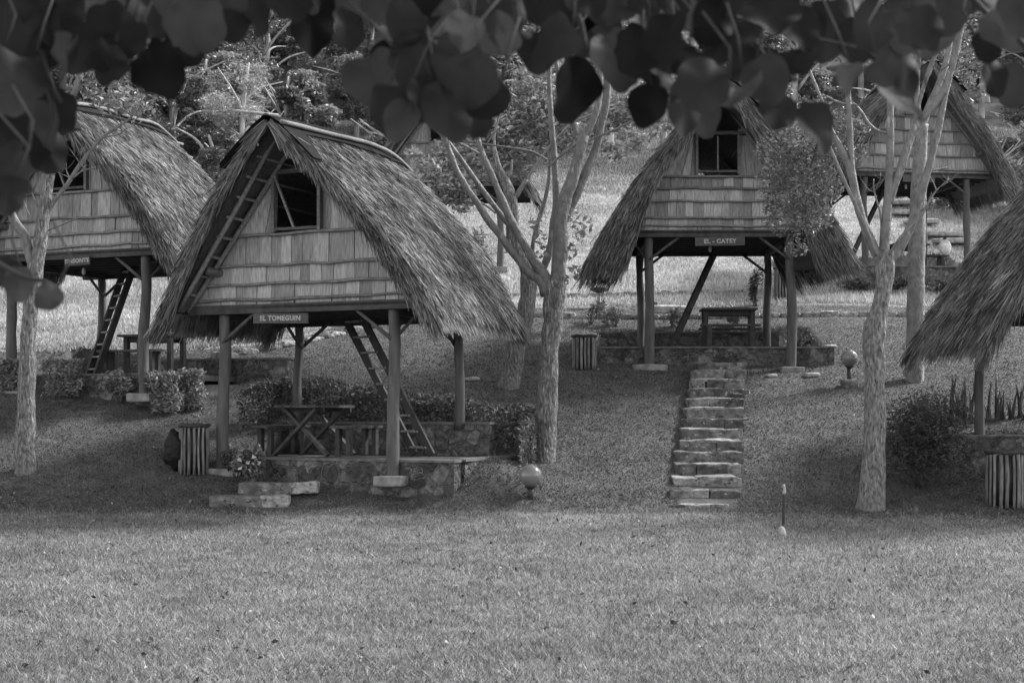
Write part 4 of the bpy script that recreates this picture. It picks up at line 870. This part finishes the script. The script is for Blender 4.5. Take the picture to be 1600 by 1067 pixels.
# many-limbed tree at the right
b = at(1362, 790, 19.5); b.z = gz(b.x, b.y)
t = thing('tree', 'tall pale many-limbed tree at the right with a burl on its trunk', 'tree', b); d = 19.5
limbs(t, b, [[(1360, 803, 54), (1362, 785, 43), (1364, 745, 39), (1366, 690, 35), (1367, 620, 33), (1366, 560, 33), (1366, 520, 38), (1372, 497, 32), (1378, 470, 27), (1381, 440, 28), (1384, 410, 33), (1386, 392, 30)]], d, 'bark', 'trunk', 31, 1.1)
limbs(t, b, [[(1378, 415, 20), (1366, 388, 18), (1354, 360, 17), (1345, 336, 16), (1337, 305, 16), (1331, 275, 15), (1322, 250, 13), (1310, 225, 11), (1298, 201, 8), (1285, 160, 6), (1260, 100, 5)],
    [(1334, 280, 12), (1330, 255, 12), (1328, 201, 11), (1325, 144, 10), (1322, 60, 9), (1318, -60, 7)], [(1370, 400, 7, 19.3), (1350, 350, 7, 19.2), (1328, 302, 7, 19.2), (1310, 262, 6, 19.2), (1294, 225, 5, 19.2), (1270, 190, 3, 19.2)],
    [(1384, 412, 20), (1382, 380, 18), (1386, 336, 17), (1389, 289, 15), (1391, 235, 14), (1391, 181, 13), (1390, 90, 11), (1385, -40, 8)],
    [(1388, 320, 14), (1399, 285, 16), (1410, 255, 16), (1418, 228, 15), (1430, 200, 14), (1453, 172, 13), (1470, 150, 13), (1482, 122, 12), (1494, 80, 12), (1505, 20, 10), (1515, -80, 7)],
    [(1388, 410, 20), (1402, 395, 18), (1417, 365, 17), (1429, 336, 16), (1440, 300, 15), (1448, 272, 14), (1458, 235, 13), (1466, 201, 13), (1477, 150, 11), (1487, 105, 10), (1500, 30, 8)],
    [(1388, 398, 5, 19.3), (1412, 365, 5, 19.2), (1436, 343, 5, 19.2), (1450, 318, 4, 19.2), (1463, 298, 3, 19.2), (1483, 280, 2, 19.2)], [(1388, 208, 6), (1370, 204, 6), (1356, 192, 6), (1346, 176, 6), (1335, 165, 6), (1318, 162, 5), (1305, 158, 4), (1290, 150, 3)],
    [(1430, 196, 8), (1436, 160, 8), (1452, 110, 8), (1470, 60, 8), (1475, -10, 6)], [(1463, 298, 3, 19.2), (1458, 285, 2, 19.2), (1452, 275, 1.5, 19.2)], [(1375, 390, 4), (1376, 340, 3), (1366, 300, 3), (1365, 280, 2)], [(1470, 110, 4), (1500, 90, 4), (1540, 60, 4), (1580, 20, 3)]], d, 'bark_smooth', 'limb', 35, 1.05)
g = G(); rs = random.Random(9)
for p in ((1470, 292), (1366, 300), (1340, 165), (1306, 215), (1478, 130), (1440, 330)): twigs(g, b, at(p[0], p[1], d), 3, 0.3, 0.007, 'bark_smooth', rs)
g.build('twigs', t)
Cl = rnd_clumps((5.6, 20.5, 8.6), 2.4, 1.1, 12, 0.7, 4)
crown(t, b, Cl, 1500, 0.10, 'leaf', 1.0)
HANG_T, HANG_B = t, b.copy()
# small-leaved tree hiding the right part of the middle hut's front
d = 21.5
limbs(HANG_T, HANG_B, [[(1300, 205, 5, 19.5), (1285, 215, 5, 20.5), (1274, 235, 4, 21.5), (1262, 290, 3, 21.5), (1258, 350, 2, 21.5)], [(1274, 235, 3), (1245, 250, 3), (1215, 270, 2)], [(1264, 280, 3), (1285, 300, 3), (1295, 320, 2)]], d, 'bark_smooth', 'limb', 45, 0.7)
Cl = []
for (px, py, r) in ((1225, 255, .36), (1250, 230, .36), (1275, 250, .36), (1205, 290, .26), (1235, 300, .38), (1265, 300, .38), (1290, 290, .28), (1225, 340, .32), (1258, 345, .30), (1245, 385, .18), (1282, 340, .22), (1310, 230, .25), (1300, 195, .3), (1335, 200, .24), (1230, 200, .3), (1205, 325, .16), (1340, 240, .18), (1195, 232, .18), (1270, 180, .32)):
    p = at(px, py, 21.5); Cl.append((p.x, p.y, p.z, r, r*0.9))
crown(HANG_T, HANG_B, Cl, 7500, 0.055, 'leaf', 0.9, 0.5)
# straight pale tree behind
b = at(1428, 605, 25.6); b.z = gz(b.x, b.y)
t = thing('tree', 'straight smooth pale trunk just right of and behind the many-limbed tree', 'tree', b); d = 25.6
limbs(t, b, [[(1427, 615, 40), (1428, 590, 31), (1430, 520, 28), (1431, 440, 27), (1433, 360, 27), (1436, 290, 25), (1438, 230, 22), (1440, 195, 20)]], d, 'bark_smooth', 'trunk', 51, 1.25)
limbs(t, b, [[(1440, 200, 16), (1450, 170, 14), (1465, 138, 13), (1480, 90, 11), (1490, 20, 9), (1500, -60, 6)], [(1440, 200, 12), (1432, 150, 11), (1436, 80, 10), (1450, -20, 7)], [(1436, 290, 5), (1450, 270, 4), (1480, 262, 3)]], d, 'bark_smooth', 'limb', 55, 1.25)
crown(t, b, rnd_clumps((8.0, 27, 9.2), 2.8, 1.2, 12, 0.8, 14)+[(at(1520, 70, 27).x, 27, at(1520, 70, 27).z, .7, .4), (at(1540, 120, 27).x, 27.2, at(1530, 120, 27).z, .5, .35), (at(1480, 60, 27).x, 27.4, at(1480, 60, 27).z, .6, .4)], 4200, 0.11, 'leaf', 0.9)
# ------------------------------------------------------------------ woodland on the hill: prototypes copied
def wood_tree(seed, h, rx, rz, n, size, tone, label, aspect=0.45, k=16):
    q = random.Random(seed); t = thing('woodland_tree', label, 'tree', (0, 0, 0), 0, 'trees of the wooded hill')
    g = G(); top = h-rz*1.1
    g.tube([(0, 0, -0.5), (q.uniform(-.1, .1), 0, top*0.5), (q.uniform(-.3, .3), q.uniform(-.3, .3), top), (q.uniform(-.5, .5), 0, h-rz*0.3)], [0.16, 0.13, 0.10, 0.04], 'bark_far', 8, 1.0, 0.08, seed, sub=4)
    g.build('trunk', t)
    g = G()
    for i in range(9):
        a = q.uniform(0, 6.28); z0 = h-rz*q.uniform(0.9, 1.7); L = rx*q.uniform(0.6, 1.05)
        g.tube([(0, 0, z0), (L*0.4*math.cos(a), L*0.4*math.sin(a), z0+L*0.35), (L*math.cos(a), L*math.sin(a), z0+L*q.uniform(.4, .9))], [0.06, 0.045, 0.015], 'bark_far', 6, 1.2, sub=4)
    g.build('branch', t)
    C = rnd_clumps((0, 0, h-rz), rx*0.8, rz*0.85, k, rx*0.30, seed); P = []
    for c in C: P.append(clump(c[:3], (c[3], c[3], c[4]), n//k, size, 'leaf_far', fill=0.25))
    P = np.concatenate(P); g = G(); cl = np.repeat(np.array([q.uniform(0.6, 1.35) for _ in C]), n//k)
    g.leaves(P, size, 'leaf_far', (0.4+1.0*rng.random(len(P)))*tone*cl[:len(P)], aspect, down=0.15); g.build('crown', t)
    return t
def copy_thing(o, loc, rz, sc, label):
    c = o.copy(); COL.objects.link(c); c.location = loc; c.rotation_euler = (0, 0, rz); c.scale = (sc, sc, sc); c['label'] = label
    for ch in KIDS[o.name]:
        e = ch.copy(); COL.objects.link(e); e.parent = c
    return c
protos = [(wood_tree(61, 5.5, 2.6, 2.4, 12000, 0.16, 1.0, ''), 'broad'), (wood_tree(62, 7.5, 2.6, 3.2, 12000, 0.16, 0.85, '', 0.35), 'tall'),
          (wood_tree(63, 4.0, 2.2, 1.9, 9500, 0.19, 1.35, '', 0.5), 'pale'), (wood_tree(64, 6.2, 2.0, 2.6, 8000, 0.14, 1.6, '', 0.25, 12), 'feathery'),
          (wood_tree(65, 2.2, 1.6, 1.1, 6000, 0.18, 0.9, '', 0.3, 8), 'low')]
KIDS = {p.name: kids(p) for p, _ in protos}
q = random.Random(77); used = set(); desc = {'broad': 'broad leafy tree', 'tall': 'tall dense tree', 'pale': 'pale small-crowned tree', 'feathery': 'feathery light tree', 'low': 'low spreading bush'}
spots = []
for row, (dd, lo, hi) in enumerate(((57, -0.40, -0.14), (61, -0.42, 0.05), (66, -0.42, 0.42), (72, -0.42, 0.42), (79, -0.42, 0.42), (87, -0.42, 0.42), (97, -0.44, 0.44))):
    n = int((hi-lo)*dd/2.4)
    for i in range(n):
        x = (lo+(hi-lo)*(i+q.uniform(0.1, 0.9))/n)*dd; spots.append((x, dd+q.uniform(-2.2, 2.2), row))
for dd, lo, hi in ((50, -.31, -.17), (53, -.33, -.12), (56, -.1, 0.02)):
    n = int((hi-lo)*dd/1.7)
    for i in range(n): spots.append(((lo+(hi-lo)*(i+q.uniform(0.2, 0.8))/n)*dd, dd+q.uniform(-.8, .8), 0))
spots += [(15.0, 47, 0), (16.8, 50, 0), (18.3, 46, 1), (14.2, 54, 1), (19.5, 52, 1), (9.5, 56, 1), (12, 60, 1), (4.0, 57, 1), (6.5, 61, 1), (-1.0, 55, 0), (17.6, 43.0, 0), (1.5, 60, 1), (-18, 47, 0), (-20, 52, 0)]
horiz = lambda px: 'far left' if px < 250 else 'left' if px < 560 else 'middle' if px < 1000 else 'right' if px < 1350 else 'far right'
PICK = [protos[q.choice([0, 4, 2, 3, 4] if r_ < 1 else [0, 0, 1, 1, 2, 3])] for (_, _, r_) in spots]
ORD = ['first', 'second', 'third', 'fourth', 'fifth', 'sixth', 'seventh', 'eighth', 'ninth', 'tenth', 'eleventh', 'twelfth', 'thirteenth', 'fourteenth', 'fifteenth', 'sixteenth', 'seventeenth', 'eighteenth', 'nineteenth', 'twentieth']
def where_(row): return ('at the near edge of the wood' if row == 0 else 'low in the wood' if row < 3 else 'high on the wooded hill' if row < 5 else 'on the crest of the hill')
LABW = {}; GRP = {}
for i, (x, y, r_) in enumerate(spots): GRP.setdefault((PICK[i][1], where_(r_)), []).append((x/y, i))
for (kd, wh), L_ in GRP.items():
    L_.sort()
    for k, (_, i) in enumerate(L_):
        e = len(L_)-1-k; LABW[i] = '%s %s from the %s, %s' % (ORD[min(k, e) % 20], desc[kd], 'left' if k <= e else 'right', wh)
for i, (x, y, row) in enumerate(spots):
    p, kd = PICK[i]; z = gz(x, y)-0.1; sc = q.uniform(0.8, 1.25)*(1.0 if row < 3 else 1.15)
    px = 800+F*x/y; hx = horiz(px)
    where = ('at the near edge of the wood' if row == 0 else 'in the lower wood' if row < 3 else 'high on the wooded hill' if row < 5 else 'on the crest of the wooded hill')
    lab = LABW[i]
    if kd not in used:
        used.add(kd); p.location = (x, y, z); p.rotation_euler = (0, 0, q.uniform(0, 6.28)); p.scale = (sc, sc, sc); p['label'] = lab
    else: copy_thing(p, (x, y, z), q.uniform(0, 6.28), sc, lab)
# ------------------------------------------------------------------ the tree over the camera: big round leaves across the top
b = Vector((-4.2, 1.6, -1.75)); b.z = gz(-4.2, 1.6)
t = thing('shade_tree', 'out-of-focus tree whose dark round leaves hang across the top of the view', 'tree', b)
g = G(); g.tube([Vector(p)-b for p in ((-4.2, 1.6, -1.9), (-4.15, 1.65, -0.5), (-4.0, 1.8, 0.8), (-3.6, 2.0, 1.7))], [0.17, 0.13, 0.11, 0.09], 'bark', 14, 0.6, 0.08, 5, sub=5); g.build('trunk', t)
g = G()
for pts, rr in (([(-3.7, 1.95, 1.6), (-2.6, 2.3, 1.75), (-1.2, 2.5, 1.35), (0.2, 2.7, 1.15), (1.2, 2.7, 1.05), (2.2, 2.75, 1.1)], [0.06, 0.045, 0.03, 0.022, 0.016, 0.008]),
                ([(-2.6, 2.3, 1.75), (-1.5, 2.6, 1.2), (-0.8, 2.7, 0.98), (-0.3, 2.7, 0.80)], [0.03, 0.02, 0.012, 0.005])):
    g.tube([Vector(p)-b for p in pts], rr, 'near_twig', 8, 1.0, 0.06, 2, sub=5)
g.build('bough', t)
g = G()
for li in ([(610, -60), (628, 10), (650, 45), (685, 60), (720, 62), (745, 75)], [(1080, -60), (1105, 0), (1150, 28), (1210, 48), (1270, 60), (1345, 76)], [(1150, 28), (1175, 60), (1200, 95), (1245, 128)],
           [(240, -60), (255, 10), (280, 28), (320, 20)], [(255, 10), (247, 40), (245, 62)], [(800, -40), (830, 5), (850, 20), (885, 18)], [(1040, -50), (1055, 60), (1060, 90), (1090, 110)],
           [(30, -50), (60, 60), (80, 130), (95, 160)], [(1480, -50), (1540, 20), (1590, 60), (1620, 100)], [(60, 90), (75, 140), (85, 185), (70, 230)], [(880, -20), (905, 30), (915, 75)], [(1345, 76), (1370, 95), (1395, 118)],
           [(740, -30), (735, 30), (720, 62), (665, 120), (640, 160)], [(-30, 395), (30, 430), (70, 440), (95, 455)]):
    dd = 2.55; g.tube([at(px, py, dd)-b for (px, py) in li], [0.006, 0.0055, 0.005, 0.004, 0.003, 0.002][:len(li)], 'near_twig', 6, 1.0, sub=4)
g.build('twigs', t)
LV = [(50, 45, 62), (15, 120, 62), (95, 95, 46), (40, 205, 50), (62, 165, 52), (20, 262, 42), (118, 25, 48), (5, 20, 55), (150, -5, 50), (178, 55, 50), (242, 102, 43), (212, 20, 48), (300, 32, 48), (352, 18, 46), (400, 2, 42), (484, 28, 48), (548, 42, 38),
      (440, -18, 46), (170, 95, 36), (290, 72, 34), (585, 120, 44), (618, 60, 36), (608, 95, 32), (612, 165, 40), (650, 95, 42), (628, 185, 30), (690, 40, 42), (718, 90, 42), (745, 120, 40), (700, 165, 46), (738, 178, 38), (764, 150, 34), (665, 150, 34), (800, 12, 42), (778, 55, 38),
      (600, -5, 44), (660, 0, 44), (730, 5, 44), (840, 75, 34), (892, 130, 48), (868, 60, 38), (925, 50, 46), (962, 85, 44), (1000, 22, 42), (1045, 55, 40), (905, 5, 44), (850, -5, 42), (1012, 160, 34), (1030, 125, 34), (1072, 165, 38), (1102, 130, 44), (1098, 175, 32), (1135, 65, 44), (1155, 20, 48),
      (1205, 20, 44), (1180, 105, 42), (1148, 140, 42), (1216, 170, 30), (1195, 120, 36), (1265, 195, 40), (1240, 95, 34), (1292, 42, 44), (1325, 120, 24), (1245, 40, 36), (1372, 40, 38), (1400, 95, 40), (1412, 152, 46), (1375, 105, 26), (1425, 25, 44), (1480, 8, 44), (1535, 0, 44), (1562, 40, 32), (1548, 115, 30),
      (1592, 130, 32), (1540, 70, 26), (1595, 50, 38), (1090, 5, 44), (1330, 0, 44), (960, 8, 40), (275, -10, 44), (545, -15, 44), (1462, 45, 38), (1340, 55, 34), (1600, 5, 40), (70, 230, 34), (130, 70, 40), (-5, 190, 50), (15, 300, 30), (1000, 75, 36), (80, 10, 50), (240, 30, 40),
      (30, 440, 26), (78, 462, 22), (5, 425, 24)]
def near_leaf(g, px, py, r, rs):
    d = rs.uniform(2.2, 2.95); c = at(px, py, d); rad = r/F*d*1.08; n = 32; V = []; Fc = []
    rz = rs.gauss(0, 0.6); tl = (rs.gauss(0, .5), rs.gauss(0, .38)); cup = rs.uniform(0.05, 0.30); fold = rs.choice([-1, 1])*rs.uniform(0.03, 0.3)
    rings = (0.0, 0.25, 0.5, 0.75, 1.0); ph = rs.uniform(0, 6); el = rs.uniform(0.82, 1.02); rag = rs.choice([0.0, 0.0, 0.02, 0.05])
    for k, f in enumerate(rings):
        for i in range(n):
            a = 2*math.pi*i/n
            rr = f*(1+0.24*max(0, math.cos(a-math.pi*1.5))**8-0.22*max(0, math.cos(a-math.pi*0.5))**10+(0.03*math.sin(3*a+ph)+rag*math.sin(9*a+ph)+rag*rs.uniform(-1, 1))*f)
            x, z = rr*math.cos(a)*el, rr*math.sin(a)
            y = cup*f*f*math.sin(2*a+ph)+fold*abs(x)+0.09*math.sin(5*a+ph)*f**3+0.25*cup*z*z
            x, z = x*math.cos(rz)-z*math.sin(rz), x*math.sin(rz)+z*math.cos(rz)
            cx_, sx_ = math.cos(tl[0]), math.sin(tl[0]); x, y = x*cx_-y*sx_, x*sx_+y*cx_
            cx_, sx_ = math.cos(tl[1]), math.sin(tl[1]); z, y = z*cx_-y*sx_, z*sx_+y*cx_
            V.append(c+Vector((x, y, z))*rad-b)
    for k in range(len(rings)-1):
        for i in range(n): Fc.append((k*n+i, k*n+(i+1) % n, (k+1)*n+(i+1) % n, (k+1)*n+i))
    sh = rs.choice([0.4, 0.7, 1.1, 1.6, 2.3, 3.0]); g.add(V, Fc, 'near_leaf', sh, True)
    top = c+Vector((-math.sin(rz)*0.8, 0.0, math.cos(rz)*0.8))*rad-b; g.tube([top, top+Vector((rs.uniform(-.02, .02), 0.01, 0.05)), top+Vector((rs.uniform(-.05, .05), 0.02, 0.11))], 0.0022, 'near_twig', 5)
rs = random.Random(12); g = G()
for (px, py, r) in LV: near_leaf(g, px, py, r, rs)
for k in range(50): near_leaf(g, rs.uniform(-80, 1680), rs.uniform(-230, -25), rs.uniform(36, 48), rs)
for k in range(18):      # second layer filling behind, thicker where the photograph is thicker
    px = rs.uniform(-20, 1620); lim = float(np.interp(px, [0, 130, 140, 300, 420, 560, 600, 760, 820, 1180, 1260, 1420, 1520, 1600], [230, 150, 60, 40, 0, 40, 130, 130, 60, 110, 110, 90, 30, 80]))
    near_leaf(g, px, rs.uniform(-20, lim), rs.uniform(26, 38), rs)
g.build('leaves', t)
